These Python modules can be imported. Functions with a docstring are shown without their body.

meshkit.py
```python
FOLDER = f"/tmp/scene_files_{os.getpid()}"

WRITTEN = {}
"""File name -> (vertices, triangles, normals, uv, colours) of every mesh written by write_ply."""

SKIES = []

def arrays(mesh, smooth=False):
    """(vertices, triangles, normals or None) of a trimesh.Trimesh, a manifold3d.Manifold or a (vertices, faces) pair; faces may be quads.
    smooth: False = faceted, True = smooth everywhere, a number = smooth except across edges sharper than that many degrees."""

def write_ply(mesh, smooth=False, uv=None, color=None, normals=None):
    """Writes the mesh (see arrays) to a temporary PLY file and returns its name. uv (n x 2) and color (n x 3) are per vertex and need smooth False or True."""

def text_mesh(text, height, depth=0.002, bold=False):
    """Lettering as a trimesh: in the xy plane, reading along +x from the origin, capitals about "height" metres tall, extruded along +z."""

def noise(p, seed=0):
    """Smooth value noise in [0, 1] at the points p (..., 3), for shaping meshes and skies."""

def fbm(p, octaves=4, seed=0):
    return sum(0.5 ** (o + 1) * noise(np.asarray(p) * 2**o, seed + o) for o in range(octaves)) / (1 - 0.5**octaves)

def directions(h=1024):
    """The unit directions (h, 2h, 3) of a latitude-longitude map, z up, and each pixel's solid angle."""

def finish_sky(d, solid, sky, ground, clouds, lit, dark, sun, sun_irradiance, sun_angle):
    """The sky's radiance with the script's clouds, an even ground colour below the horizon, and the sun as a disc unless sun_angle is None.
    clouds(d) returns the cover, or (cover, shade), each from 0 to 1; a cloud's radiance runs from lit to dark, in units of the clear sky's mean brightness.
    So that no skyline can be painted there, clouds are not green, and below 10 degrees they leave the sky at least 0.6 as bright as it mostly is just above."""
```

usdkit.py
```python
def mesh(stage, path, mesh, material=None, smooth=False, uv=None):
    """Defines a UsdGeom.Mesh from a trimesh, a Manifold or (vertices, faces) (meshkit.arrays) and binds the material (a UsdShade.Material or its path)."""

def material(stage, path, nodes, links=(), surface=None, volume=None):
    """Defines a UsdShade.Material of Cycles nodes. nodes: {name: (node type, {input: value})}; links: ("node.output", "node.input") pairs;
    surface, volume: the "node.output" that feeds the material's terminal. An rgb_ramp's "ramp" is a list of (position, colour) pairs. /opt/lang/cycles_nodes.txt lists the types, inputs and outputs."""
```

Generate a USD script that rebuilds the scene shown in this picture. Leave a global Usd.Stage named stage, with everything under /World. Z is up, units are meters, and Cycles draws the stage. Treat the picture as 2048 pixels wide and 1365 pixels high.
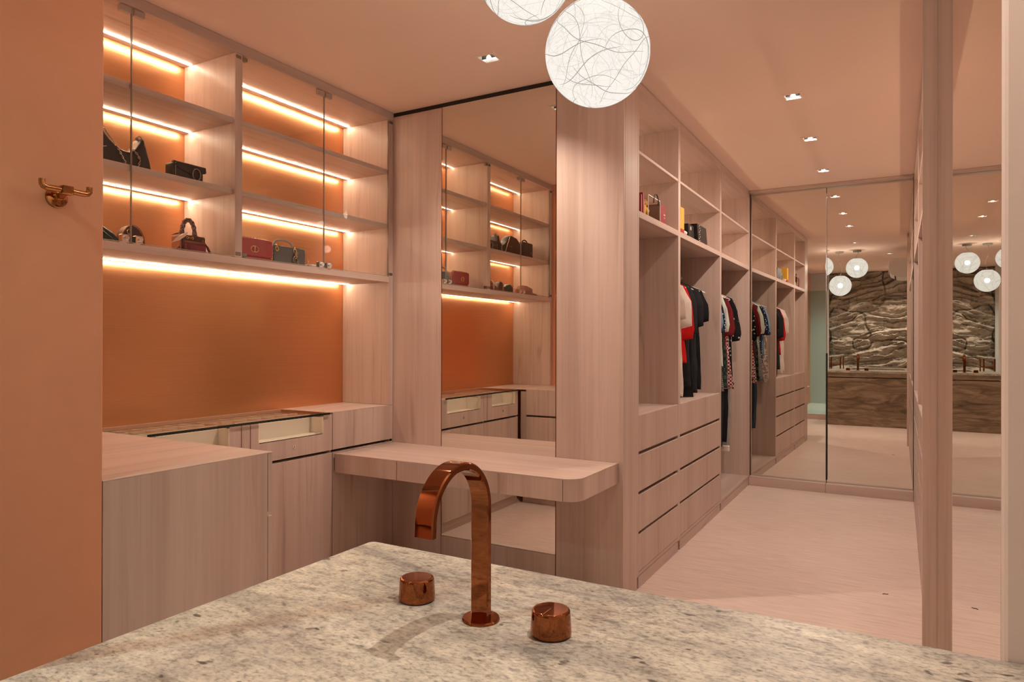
import math, random
import numpy as np, trimesh, manifold3d, shapely
import shapely.geometry as sg
import usdkit, meshkit
from pxr import Usd, UsdGeom, UsdLux, UsdShade, Gf, Sdf

rnd = random.Random(7)
stage = Usd.Stage.CreateInMemory()
UsdGeom.SetStageUpAxis(stage, 'Z')
UsdGeom.SetStageMetersPerUnit(stage, 1.0)
UsdGeom.Xform.Define(stage, '/World')
UsdGeom.Scope.Define(stage, '/World/Looks')

# ------------------------------------------------------------------ camera and exposure
YAW, PITCH, ROLL = -0.5167, 0.0014, 0.0021
fw = np.array([math.sin(YAW) * math.cos(PITCH), math.cos(YAW) * math.cos(PITCH), math.sin(PITCH)])
rt = np.array([math.cos(YAW), -math.sin(YAW), 0.0])
up = np.cross(rt, fw)
rt, up = rt * math.cos(ROLL) + up * math.sin(ROLL), -rt * math.sin(ROLL) + up * math.cos(ROLL)
cam = UsdGeom.Camera.Define(stage, '/World/camera')
cam.AddTransformOp().Set(Gf.Matrix4d(*rt, 0, *up, 0, *(-fw), 0, 0, 0, 1.40, 1))
cam.CreateFocalLengthAttr(24.0)
cam.CreateHorizontalApertureAttr(36.0)
cam.CreateVerticalApertureAttr(36.0 * 1365 / 2048)
cam.CreateClippingRangeAttr(Gf.Vec2f(0.02, 100))
cam.CreateExposureAttr(0.05)

# ------------------------------------------------------------------ light levels
WARM = (1.0, 0.82, 0.69)          # downlights
LEDC = (1.0, 0.77, 0.54)          # cabinet strips
SPOT = 0.60                        # all downlights
LED_L, LED_LOW = 80.0, 70.0
GLOBE_L = 0.77
BULB = 4.5                       # bulb inside each pendant globe
dome = UsdLux.DomeLight.Define(stage, '/World/dome_light')
dome.CreateIntensityAttr(0.0)

# ------------------------------------------------------------------ measures
H = 2.888
XL, YV, XW, YE = -2.87, 3.482, -1.289, 6.97
XB = -3.27                        # back of the display cabinet
XP, YP = -2.03, 1.148             # left plaster wall
XR = 0.107                        # front of the right wardrobe
XM = 0.138                        # mirror on the right wall
YM = 7.05                         # mirror doors on the end wall
ZC, ZD, ZK = 0.99, 0.748, 0.923
YR = 1.77
XC, YC = -1.096, 1.2545
XBR = 0.205                       # right wall of the bathroom

# ------------------------------------------------------------------ helpers
MATS = {}
used = {}
SHIFT = None


def unique(parent, name):
    k = (parent, name)
    n = used.get(k, 0)
    used[k] = n + 1
    return name if n == 0 else f'{name}_{n:03d}'


class Node:
    def __init__(s, path, loc):
        s.path, s.loc = path, np.asarray(loc, float)
        s.prim = stage.GetPrimAtPath(path)


def setdata(prim, **kw):
    for k, v in kw.items():
        if v:
            prim.SetCustomDataByKey(k, v)


def thing(name, label, cat, loc=(0, 0, 0), group=None, kind=None):
    path = '/World/' + unique('/World', name)
    x = UsdGeom.Xform.Define(stage, path)
    x.AddTranslateOp().Set(Gf.Vec3d(*map(float, loc)))
    setdata(x.GetPrim(), label=label, category=cat, group=group, kind=kind)
    return Node(path, loc)


def part(parent, name, mesh, mat, smooth=False, label=None, kind=None):
    """A part in world coordinates below a thing or a part."""
    if SHIFT:
        mesh = mesh.copy()
        mesh.vertices = SHIFT(np.array(mesh.vertices))
    v, f, n = meshkit.arrays(mesh, smooth)
    v = np.asarray(v) - parent.loc
    path = parent.path + '/' + unique(parent.path, name)
    m = UsdGeom.Mesh.Define(stage, path)
    from pxr import Vt
    m.CreatePointsAttr(Vt.Vec3fArray.FromNumpy(v.astype(np.float32)))
    m.CreateFaceVertexCountsAttr(Vt.IntArray.FromNumpy(np.full(len(f), 3, np.int32)))
    m.CreateFaceVertexIndicesAttr(Vt.IntArray.FromNumpy(np.asarray(f).astype(np.int32).ravel()))
    m.CreateSubdivisionSchemeAttr('none')
    if n is not None:
        m.CreateNormalsAttr(Vt.Vec3fArray.FromNumpy(n.astype(np.float32)))
        m.SetNormalsInterpolation('vertex')
    UsdShade.MaterialBindingAPI.Apply(m.GetPrim()).Bind(MATS[mat])
    setdata(m.GetPrim(), label=label, kind=kind)
    return Node(path, parent.loc)


def single(name, label, cat, mesh, mat, smooth=False, group=None, kind=None):
    """A top-level thing that is one mesh."""
    path = '/World/' + unique('/World', name)
    m = usdkit.mesh(stage, path, mesh, MATS[mat], smooth)
    setdata(m.GetPrim(), label=label, category=cat, group=group, kind=kind)
    return Node(path, (0, 0, 0))


def struct(name, mesh, mat, smooth=False, label=None):
    return single(name, label, None, mesh, mat, smooth, kind='structure')


def copy_of(src, name, label, loc, rz=0.0, group=None, cat=None, flip=False):
    path = '/World/' + unique('/World', name)
    x = UsdGeom.Xform.Define(stage, path)
    p = x.GetPrim()
    p.GetReferences().AddInternalReference(src.path)
    p.SetInstanceable(True)
    x.ClearXformOpOrder()
    x.AddTranslateOp().Set(Gf.Vec3d(*map(float, loc)))
    if rz:
        x.AddRotateZOp().Set(rz)
    setdata(p, label=label, category=cat, group=group)
    return Node(path, loc)


def hull(pts):
    return trimesh.convex.convex_hull(np.asarray(pts, float))


def bx(x0, x1, y0, y1, z0, z1, c=0.0015):
    """A box with small chamfers."""
    lo, hi = np.minimum([x0, y0, z0], [x1, y1, z1]), np.maximum([x0, y0, z0], [x1, y1, z1])
    c = min(c, (hi - lo).min() * 0.3)
    if c <= 0:
        b = trimesh.creation.box(hi - lo)
        b.apply_translation((lo + hi) / 2)
        return b
    pts = []
    for i in np.ndindex(2, 2, 2):
        p = np.where(np.array(i) == 1, hi, lo)
        s = np.where(np.array(i) == 1, -1, 1)
        for a in range(3):
            q = p + s * c
            q[a] = p[a]
            pts.append(q)
    return hull(pts)


def cat(*ms):
    return trimesh.util.concatenate([m for m in ms])


def extrude(poly, depth):
    return trimesh.creation.extrude_polygon(poly, depth, engine='earcut')


def tube(pts, r, n=8, closed=False, caps=True):
    pts = np.asarray(pts, float)
    m = len(pts)
    r = np.broadcast_to(np.asarray(r, float), (m,))
    tan = np.gradient(pts, axis=0) if not closed else np.roll(pts, -1, 0) - np.roll(pts, 1, 0)
    tan /= np.linalg.norm(tan, axis=1, keepdims=True)
    ref = np.array([0, 0, 1.0]) if abs(tan[0][2]) < 0.9 else np.array([1.0, 0, 0])
    u = np.cross(tan[0], ref)
    u /= np.linalg.norm(u)
    rings = []
    for i in range(m):
        u = u - tan[i] * (u @ tan[i])
        u /= np.linalg.norm(u)
        w = np.cross(tan[i], u)
        a = np.linspace(0, 2 * np.pi, n, endpoint=False)
        rings.append(pts[i] + r[i] * (np.cos(a)[:, None] * u + np.sin(a)[:, None] * w))
    v = np.vstack(rings)
    f = []
    for i in range(m if closed else m - 1):
        j = (i + 1) % m
        for k in range(n):
            l = (k + 1) % n
            f += [[i * n + k, i * n + l, j * n + l], [i * n + k, j * n + l, j * n + k]]
    if not closed and caps:
        v = np.vstack([v, pts[0], pts[-1]])
        for k in range(n):
            l = (k + 1) % n
            f += [[m * n, l, k], [m * n + 1, (m - 1) * n + k, (m - 1) * n + l]]
    t = trimesh.Trimesh(v, f, process=False)
    if t.volume < 0:
        t.invert()
    return t


def lathe(profile, n=40, axis='z', at=(0, 0, 0)):
    m = trimesh.creation.revolve(np.asarray(profile, float), sections=n)
    if axis == 'x':
        m.apply_transform(trimesh.transformations.rotation_matrix(math.pi / 2, [0, 1, 0]))
    if axis == 'y':
        m.apply_transform(trimesh.transformations.rotation_matrix(-math.pi / 2, [1, 0, 0]))
    m.apply_translation(at)
    return m


def rounded(x0, x1, y0, y1, z0, z1, r, n=3):
    """A soft box: hull of spheres at the corners."""
    s = trimesh.creation.icosphere(n - 1, r)
    pts = [s.vertices + c for c in ((x, y, z) for x in (x0 + r, x1 - r) for y in (y0 + r, y1 - r) for z in (z0 + r, z1 - r))]
    return hull(np.vstack(pts))


def chain(pts, link=0.012, r=0.0016):
    """A chain of oval links along a polyline."""
    pts = np.asarray(pts, float)
    d = np.r_[0, np.cumsum(np.linalg.norm(np.diff(pts, axis=0), axis=1))]
    out = []
    for i, s in enumerate(np.arange(link / 2, d[-1], link * 0.78)):
        c = np.array([np.interp(s, d, pts[:, k]) for k in range(3)])
        e = np.array([np.interp(min(s + 0.002, d[-1]), d, pts[:, k]) for k in range(3)]) - np.array([np.interp(s - 0.002, d, pts[:, k]) for k in range(3)])
        e /= np.linalg.norm(e) + 1e-9
        a = np.cross(e, [0.3, 0.2, 0.9])
        a /= np.linalg.norm(a)
        b = np.cross(e, a)
        w = a if i % 2 else b
        t = np.linspace(0, 2 * np.pi, 8, endpoint=False)
        out.append(tube(c + np.cos(t)[:, None] * e * link * 0.5 + np.sin(t)[:, None] * w * link * 0.3, r, 4, closed=True))
    return cat(*out)


# ------------------------------------------------------------------ materials
def mat(name, nodes, links, surface='p.BSDF'):
    MATS[name] = usdkit.material(stage, '/World/Looks/' + name, nodes, links, surface=surface)


def plain(name, color, rough=0.5, metal=0.0, spec=0.5, **kw):
    mat(name, {'p': ('principled_bsdf', dict(base_color=color, roughness=rough, metallic=metal, specular_ior_level=spec, **kw))}, [])


def wood(name, axis, seed=0.0, tone=(1, 1, 1), rough=0.38):
    """Pale ash laminate with its grain along one axis."""
    def sc(a, b):
        return tuple(b if k == axis else a for k in range(3))
    lo, mid, hi = np.array([0.515, 0.385, 0.325]), np.array([0.590, 0.452, 0.390]), np.array([0.645, 0.505, 0.440])
    lo, mid, hi = [tuple(np.array(c) * tone) for c in (lo, mid, hi)]
    nodes = {
        'g': ('geometry', {}),
        'm1': ('mapping', {'scale': sc(6.0, 0.25), 'location': (seed, seed, seed)}),
        'm2': ('mapping', {'scale': sc(34.0, 0.7), 'location': (seed + 3, seed, seed)}),
        'm3': ('mapping', {'scale': sc(15.0, 0.9), 'location': (seed + 9, seed + 4, seed)}),
        'm4': ('mapping', {'scale': sc(160.0, 3.0)}),
        'n1': ('noise_texture', {'scale': 1.0, 'detail': 2.0, 'roughness': 0.5, 'distortion': 0.2}),
        'n2': ('noise_texture', {'scale': 1.0, 'detail': 4.0, 'roughness': 0.6, 'distortion': 0.5}),
        'n3': ('noise_texture', {'scale': 1.0, 'detail': 3.0, 'roughness': 0.6, 'distortion': 1.2}),
        'n4': ('noise_texture', {'scale': 1.0, 'detail': 2.0, 'roughness': 0.6}),
        'r1': ('rgb_ramp', {'ramp': [(0.30, lo), (0.48, mid), (0.70, hi)]}),
        'r2': ('rgb_ramp', {'ramp': [(0.30, (0.90, 0.885, 0.88)), (0.52, (1, 1, 1)), (0.75, (1.04, 1.035, 1.03))]}),
        'r3': ('rgb_ramp', {'ramp': [(0.20, (0.55, 0.49, 0.47)), (0.33, (0.88, 0.85, 0.84)), (0.42, (1, 1, 1))]}),
        'r4': ('rgb_ramp', {'ramp': [(0.3, (0.96, 0.955, 0.955)), (0.6, (1, 1, 1))]}),
        'x1': ('mix_color', {'blend_type': 'multiply', 'fac': 1.0}),
        'x2': ('mix_color', {'blend_type': 'multiply', 'fac': 0.85}),
        'x3': ('mix_color', {'blend_type': 'multiply', 'fac': 1.0}),
        'p': ('principled_bsdf', {'roughness': rough, 'specular_ior_level': 0.4}),
    }
    links = []
    for k in '1234':
        links += [('g.position', f'm{k}.vector'), (f'm{k}.vector', f'n{k}.vector'), (f'n{k}.fac', f'r{k}.fac')]
    links += [('r1.color', 'x1.a'), ('r2.color', 'x1.b'), ('x1.result', 'x2.a'), ('r3.color', 'x2.b'),
              ('x2.result', 'x3.a'), ('r4.color', 'x3.b'), ('x3.result', 'p.base_color')]
    mat(name, nodes, links)


wood('wood_z', 2)
wood('wood_y', 1, 5.0)
wood('wood_x', 0, 11.0, rough=0.33)
wood('wood_edge', 1, 2.0, tone=(0.93, 0.93, 0.93), rough=0.5)


def plaster(name, c, amt=0.10, scale=2.2, rough=0.75):
    c = np.array(c)
    mat(name, {
        'g': ('geometry', {}),
        'n': ('noise_texture', {'scale': scale, 'detail': 5.0, 'roughness': 0.6, 'distortion': 0.6}),
        'r': ('rgb_ramp', {'ramp': [(0.3, tuple(c * (1 - amt))), (0.5, tuple(c)), (0.7, tuple(c * (1 + amt)))]}),
        'n2': ('noise_texture', {'scale': 120.0, 'detail': 3.0}),
        'b': ('bump', {'strength': 0.06, 'distance': 0.003}),
        'p': ('principled_bsdf', {'roughness': rough, 'specular_ior_level': 0.3}),
    }, [('g.position', 'n.vector'), ('g.position', 'n2.vector'), ('n.fac', 'r.fac'), ('r.color', 'p.base_color'), ('n2.fac', 'b.height'), ('b.normal', 'p.normal')])


plaster('plaster', (0.70, 0.335, 0.20), 0.05)
plaster('plaster_pink', (0.74, 0.63, 0.57), 0.05)
plaster('ceiling_paint', (0.86, 0.665, 0.565), 0.012, 0.8, 0.9)
plain('shower_tile', (0.56, 0.58, 0.56), 0.35)
plain('canopy_grey', (0.34, 0.30, 0.26), 0.5)
plain('clip_grey', (0.42, 0.37, 0.33), 0.35, 0.3)
plain('dark', (0.012, 0.010, 0.009), 0.6)
plain('gap', (0.03, 0.02, 0.017), 0.8)
plain('black_metal', (0.01, 0.01, 0.011), 0.35)
plain('white_plastic', (0.78, 0.77, 0.74), 0.35)
plain('cream', (0.80, 0.73, 0.64), 0.5)
plain('grey_felt', (0.40, 0.37, 0.33), 0.9)
plain('chrome', (0.86, 0.85, 0.83), 0.10, 1.0)
plain('gold', (0.90, 0.62, 0.28), 0.2, 1.0)
plain('copper', (0.30, 0.105, 0.042), 0.05, 1.0)
plain('brass', (0.46, 0.22, 0.09), 0.12, 1.0)
plain('mirror', (0.80, 0.775, 0.715), 0.0, 1.0)
plain('fixture_white', (0.85, 0.84, 0.82), 0.25, 0.6)

mat('copper_panel', {
    'g': ('geometry', {}),
    'm': ('mapping', {'scale': (4.0, 1.5, 160.0)}),
    'n': ('noise_texture', {'scale': 1.0, 'detail': 3.0}),
    'r': ('rgb_ramp', {'ramp': [(0.3, (0.77, 0.39, 0.195)), (0.7, (0.81, 0.425, 0.22))]}),
    'p': ('principled_bsdf', {'roughness': 0.29, 'metallic': 1.0, 'specular_ior_level': 0.5}),
}, [('g.position', 'm.vector'), ('m.vector', 'n.vector'), ('n.fac', 'r.fac'), ('r.color', 'p.base_color')])

mat('granite', {
    'g': ('geometry', {}),
    'm1': ('mapping', {'scale': (2.2, 5.5, 3.0), 'rotation': (0, 0, 0.10)}),
    'n1': ('noise_texture', {'scale': 1.6, 'detail': 5.0, 'roughness': 0.62, 'distortion': 0.8}),
    'r1': ('rgb_ramp', {'ramp': [(0.28, (0.255, 0.235, 0.215)), (0.42, (0.385, 0.352, 0.305)), (0.56, (0.505, 0.458, 0.382)), (0.72, (0.61, 0.57, 0.49))]}),
    'm2': ('mapping', {'scale': (105.0, 165.0, 120.0), 'rotation': (0, 0, 0.15)}),
    'n2': ('noise_texture', {'scale': 1.0, 'detail': 4.0, 'roughness': 0.65}),
    'r2': ('rgb_ramp', {'ramp': [(0.30, (0.36, 0.33, 0.32)), (0.41, (0.74, 0.715, 0.69)), (0.52, (0.98, 0.97, 0.95)), (0.72, (1.14, 1.10, 1.04))]}),
    'm3': ('mapping', {'scale': (30.0, 52.0, 50.0), 'rotation': (0, 0, 0.18), 'location': (3, 7, 0)}),
    'n3': ('noise_texture', {'scale': 1.0, 'detail': 2.0, 'roughness': 0.5, 'distortion': 0.1}),
    'r3': ('rgb_ramp', {'ramp': [(0.25, (0.07, 0.055, 0.06)), (0.30, (0.30, 0.27, 0.26)), (0.35, (1, 1, 1))]}),
    'm5': ('mapping', {'scale': (24.0, 48.0, 40.0), 'rotation': (0, 0, 0.2), 'location': (7, 3, 0)}),
    'n5': ('noise_texture', {'scale': 1.0, 'detail': 5.0, 'roughness': 0.72, 'distortion': 0.3}),
    'r5': ('rgb_ramp', {'ramp': [(0.34, (0.52, 0.50, 0.49)), (0.46, (0.90, 0.885, 0.87)), (0.56, (1.04, 1.03, 1.0)), (0.68, (1.18, 1.15, 1.08))]}),
    'x5': ('mix_color', {'blend_type': 'multiply', 'fac': 1.0}),
    'm4': ('mapping', {'scale': (3.0, 9.0, 5.0), 'location': (1, 2, 0), 'rotation': (0, 0, 0.2)}),
    'n4': ('noise_texture', {'scale': 1.0, 'detail': 3.0}),
    'r4': ('rgb_ramp', {'ramp': [(0.42, (0.0, 0.0, 0.0)), (0.6, (1, 1, 1))]}),
    'x1': ('mix_color', {'blend_type': 'multiply', 'fac': 0.9}),
    'x2': ('mix_color', {'blend_type': 'multiply', 'fac': 1.0}),
    'mf': ('math', {'math_type': 'multiply_add', 'value2': 0.65, 'value3': 0.35}),
    'p': ('principled_bsdf', {'roughness': 0.42, 'specular_ior_level': 0.35}),
    'b': ('bump', {'strength': 0.25, 'distance': 0.002}),
}, [('g.position', 'm1.vector'), ('m1.vector', 'n1.vector'), ('n1.fac', 'r1.fac'), ('g.position', 'm2.vector'), ('m2.vector', 'n2.vector'), ('n2.fac', 'r2.fac'),
    ('g.position', 'm3.vector'), ('m3.vector', 'n3.vector'), ('n3.fac', 'r3.fac'), ('g.position', 'm4.vector'), ('m4.vector', 'n4.vector'), ('n4.fac', 'r4.fac'),
    ('g.position', 'm5.vector'), ('m5.vector', 'n5.vector'), ('n5.fac', 'r5.fac'), ('r1.color', 'x5.a'), ('r5.color', 'x5.b'), ('x5.result', 'x1.a'), ('r2.color', 'x1.b'), ('x1.result', 'x2.a'), ('r3.color', 'x2.b'), ('r4.color', 'mf.value1'), ('mf.value', 'x2.fac'),
    ('x2.result', 'p.base_color'), ('n2.fac', 'b.height'), ('b.normal', 'p.normal')])

mat('brown_stone', {
    'g': ('geometry', {}),
    'm1': ('mapping', {'scale': (1.4, 1.4, 7.0), 'rotation': (0, 0.08, 0)}),
    'n1': ('noise_texture', {'scale': 1.5, 'detail': 6.0, 'roughness': 0.62, 'distortion': 1.6}),
    'r1': ('rgb_ramp', {'ramp': [(0.30, (0.085, 0.055, 0.035)), (0.5, (0.21, 0.14, 0.088)), (0.68, (0.33, 0.235, 0.155))]}),
    'p': ('principled_bsdf', {'roughness': 0.45, 'specular_ior_level': 0.4}),
}, [('g.position', 'm1.vector'), ('m1.vector', 'n1.vector'), ('n1.fac', 'r1.fac'), ('r1.color', 'p.base_color')])

mat('rock', {
    'g': ('geometry', {}),
    'm1': ('mapping', {'scale': (1.2, 1.2, 4.0), 'rotation': (0, -0.15, 0)}),
    'n1': ('noise_texture', {'scale': 2.0, 'detail': 6.0, 'roughness': 0.65, 'distortion': 0.8}),
    'r1': ('rgb_ramp', {'ramp': [(0.30, (0.22, 0.175, 0.13)), (0.5, (0.40, 0.335, 0.26)), (0.70, (0.54, 0.46, 0.36))]}),
    'n2': ('noise_texture', {'scale': 40.0, 'detail': 5.0, 'roughness': 0.7}),
    'b': ('bump', {'strength': 0.6, 'distance': 0.02}),
    'p': ('principled_bsdf', {'roughness': 0.85, 'specular_ior_level': 0.25}),
}, [('g.position', 'm1.vector'), ('g.position', 'n2.vector'), ('m1.vector', 'n1.vector'), ('n1.fac', 'r1.fac'), ('r1.color', 'p.base_color'), ('n2.fac', 'b.height'), ('b.normal', 'p.normal')])

mat('floor_sheet', {
    'g': ('geometry', {}),
    'm1': ('mapping', {'scale': (5.0, 55.0, 1.0)}),
    'n1': ('noise_texture', {'scale': 1.0, 'detail': 4.0, 'roughness': 0.6, 'distortion': 0.4}),
    'r1': ('rgb_ramp', {'ramp': [(0.28, (0.62, 0.48, 0.415)), (0.5, (0.72, 0.57, 0.50)), (0.66, (0.77, 0.625, 0.555)), (0.80, (0.85, 0.73, 0.66))]}),
    'm2': ('mapping', {'scale': (0.8, 1.4, 1.0)}),
    'n2': ('noise_texture', {'scale': 1.0, 'detail': 3.0}),
    'r2': ('rgb_ramp', {'ramp': [(0.35, (0.95, 0.94, 0.93)), (0.65, (1.0, 1.0, 1.0))]}),
    'x': ('mix_color', {'blend_type': 'multiply', 'fac': 1.0}),
    'p': ('principled_bsdf', {'roughness': 0.40, 'specular_ior_level': 0.35}),
}, [('g.position', 'm1.vector'), ('m1.vector', 'n1.vector'), ('n1.fac', 'r1.fac'), ('g.position', 'm2.vector'), ('m2.vector', 'n2.vector'), ('n2.fac', 'r2.fac'),
    ('r1.color', 'x.a'), ('r2.color', 'x.b'), ('x.result', 'p.base_color')])


def glass(name, tint=(1, 1, 1), rough=0.0, ior=1.5):
    mat(name, {'t': ('transparent_bsdf', {'color': tint}), 'g': ('glossy_bsdf', {'color': (1, 1, 1), 'roughness': rough}), 'f': ('fresnel', {'IOR': ior}), 'm': ('mix_closure', {}),
               'ge': ('geometry', {}), 'iv': ('math', {'math_type': 'subtract', 'value1': 1.0}), 'mu': ('math', {'math_type': 'multiply'})},
        [('ge.backfacing', 'iv.value2'), ('iv.value', 'mu.value1'), ('f.fac', 'mu.value2'), ('mu.value', 'm.fac'), ('t.BSDF', 'm.closure1'), ('g.BSDF', 'm.closure2')], surface='m.closure')


glass('pane_glass', (0.985, 0.99, 0.985), ior=1.35)
glass('top_glass', (0.95, 0.95, 0.93), ior=1.28)
glass('shower_glass', (0.80, 0.90, 0.87), ior=1.4)
plain('glass_edge_dark', (0.010, 0.020, 0.014), 0.15)
plain('glass_edge', (0.42, 0.36, 0.30), 0.2)


def emit(name, color, strength):
    mat(name, {'e': ('emission', {'color': color, 'strength': strength})}, [], surface='e.emission')


emit('led', LEDC, LED_L)
emit('led_low', LEDC, LED_LOW)
emit('led_dim', LEDC, 32.0)
emit('lens', (1.0, 0.93, 0.85), 6.0)

mat('globe', {
    't': ('texture_coordinate', {}),
    'm1': ('mapping', {'scale': (5.0, 5.0, 10.0)}),
    'n1': ('noise_texture', {'scale': 1.0, 'detail': 1.5, 'roughness': 0.4, 'distortion': 0.9}),
    's1': ('math', {'math_type': 'subtract', 'value2': 0.5}), 'a1': ('math', {'math_type': 'absolute'}),
    'r1': ('rgb_ramp', {'ramp': [(0.0, (0.86, 0.84, 0.82)), (0.003, (0.92, 0.91, 0.89)), (0.010, (1, 1, 1))]}),
    'm2': ('mapping', {'scale': (8.0, 8.0, 17.0), 'rotation': (0.5, 0.3, 0), 'location': (4, 1, 2)}),
    'n2': ('noise_texture', {'scale': 1.0, 'detail': 2.0, 'roughness': 0.5, 'distortion': 1.4}),
    's2': ('math', {'math_type': 'subtract', 'value2': 0.47}), 'a2': ('math', {'math_type': 'absolute'}),
    'r2': ('rgb_ramp', {'ramp': [(0.0, (0.88, 0.865, 0.84)), (0.006, (0.94, 0.93, 0.91)), (0.016, (1, 1, 1))]}),
    'x': ('mix_color', {'blend_type': 'multiply', 'fac': 1.0}),
    'x2': ('mix_color', {'blend_type': 'multiply', 'fac': 1.0, 'b': (1.0, 0.94, 0.86)}),
    'lw': ('layer_weight', {'blend': 0.35}),
    'r3': ('rgb_ramp', {'ramp': [(0.0, (1, 1, 1)), (1.0, (0.82, 0.80, 0.77))]}),
    'x3': ('mix_color', {'blend_type': 'multiply', 'fac': 1.0}),
    'e': ('emission', {'strength': GLOBE_L / 0.78}), 'tr': ('transparent_bsdf', {'color': (1, 1, 1)}), 'mx': ('mix_closure', {'fac': 0.22}),
}, [('t.object', 'm1.vector'), ('m1.vector', 'n1.vector'), ('n1.fac', 's1.value1'), ('s1.value', 'a1.value1'), ('a1.value', 'r1.fac'),
    ('t.object', 'm2.vector'), ('m2.vector', 'n2.vector'), ('n2.fac', 's2.value1'), ('s2.value', 'a2.value1'), ('a2.value', 'r2.fac'),
    ('r1.color', 'x.a'), ('r2.color', 'x.b'), ('x.result', 'x2.a'), ('x2.result', 'e.color'), ('e.emission', 'mx.closure1'), ('tr.BSDF', 'mx.closure2')], surface='mx.closure')


def fabric(name, c, c2=None, scale=30.0, kind='plain', rough=0.9):
    c = np.array(c)
    if kind == 'plain':
        mat(name, {'n': ('noise_texture', {'scale': 9.0, 'detail': 4.0}), 't': ('texture_coordinate', {}), 'r': ('rgb_ramp', {'ramp': [(0.3, tuple(c * 0.85)), (0.7, tuple(c * 1.1))]}),
                   'p': ('principled_bsdf', {'roughness': rough, 'specular_ior_level': 0.2})}, [('t.object', 'n.vector'), ('n.fac', 'r.fac'), ('r.color', 'p.base_color')])
    elif kind == 'dots':
        mat(name, {'t': ('texture_coordinate', {}), 'v': ('voronoi_texture', {'scale': scale, 'randomness': 0.6}), 'r': ('rgb_ramp', {'ramp': [(0.24, tuple(c2)), (0.30, tuple(c))]}),
                   'p': ('principled_bsdf', {'roughness': rough, 'specular_ior_level': 0.2})}, [('t.object', 'v.vector'), ('v.distance', 'r.fac'), ('r.color', 'p.base_color')])
    elif kind == 'check':
        mat(name, {'t': ('texture_coordinate', {}), 'v': ('checker_texture', {'scale': scale, 'color1': tuple(c), 'color2': tuple(c2)}),
                   'p': ('principled_bsdf', {'roughness': rough, 'specular_ior_level': 0.2})}, [('t.object', 'v.vector'), ('v.color', 'p.base_color')])
    else:
        mat(name, {'t': ('texture_coordinate', {}), 'v': ('noise_texture', {'scale': scale, 'detail': 3.0, 'distortion': 1.5}), 'r': ('rgb_ramp', {'ramp': [(0.46, tuple(c)), (0.54, tuple(c2))]}),
                   'p': ('principled_bsdf', {'roughness': rough, 'specular_ior_level': 0.2})}, [('t.object', 'v.vector'), ('v.fac', 'r.fac'), ('r.color', 'p.base_color')])


fabric('cloth_cream', (0.66, 0.55, 0.47))
fabric('cloth_white', (0.74, 0.65, 0.58))
fabric('cloth_red', (0.55, 0.012, 0.014))
fabric('cloth_black', (0.012, 0.012, 0.014))
fabric('cloth_charcoal', (0.025, 0.026, 0.030))
fabric('cloth_blue', (0.22, 0.36, 0.52))
fabric('cloth_navy_dot', (0.012, 0.020, 0.05), (0.6, 0.6, 0.6), 45.0, 'dots')
fabric('cloth_navy', (0.016, 0.035, 0.10))
fabric('cloth_mint', (0.60, 0.66, 0.58))
fabric('cloth_green_black', (0.018, 0.028, 0.022), (0.045, 0.07, 0.055), 30.0, 'check')
fabric('cloth_wine', (0.17, 0.014, 0.018))
fabric('cloth_gingham', (0.60, 0.50, 0.48), (0.25, 0.02, 0.03), 60.0, 'check')
fabric('cloth_black_dot', (0.010, 0.010, 0.011), (0.5, 0.48, 0.45), 28.0, 'dots')
fabric('cloth_marble', (0.62, 0.50, 0.42), (0.30, 0.22, 0.18), 18.0, 'noise')
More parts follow.
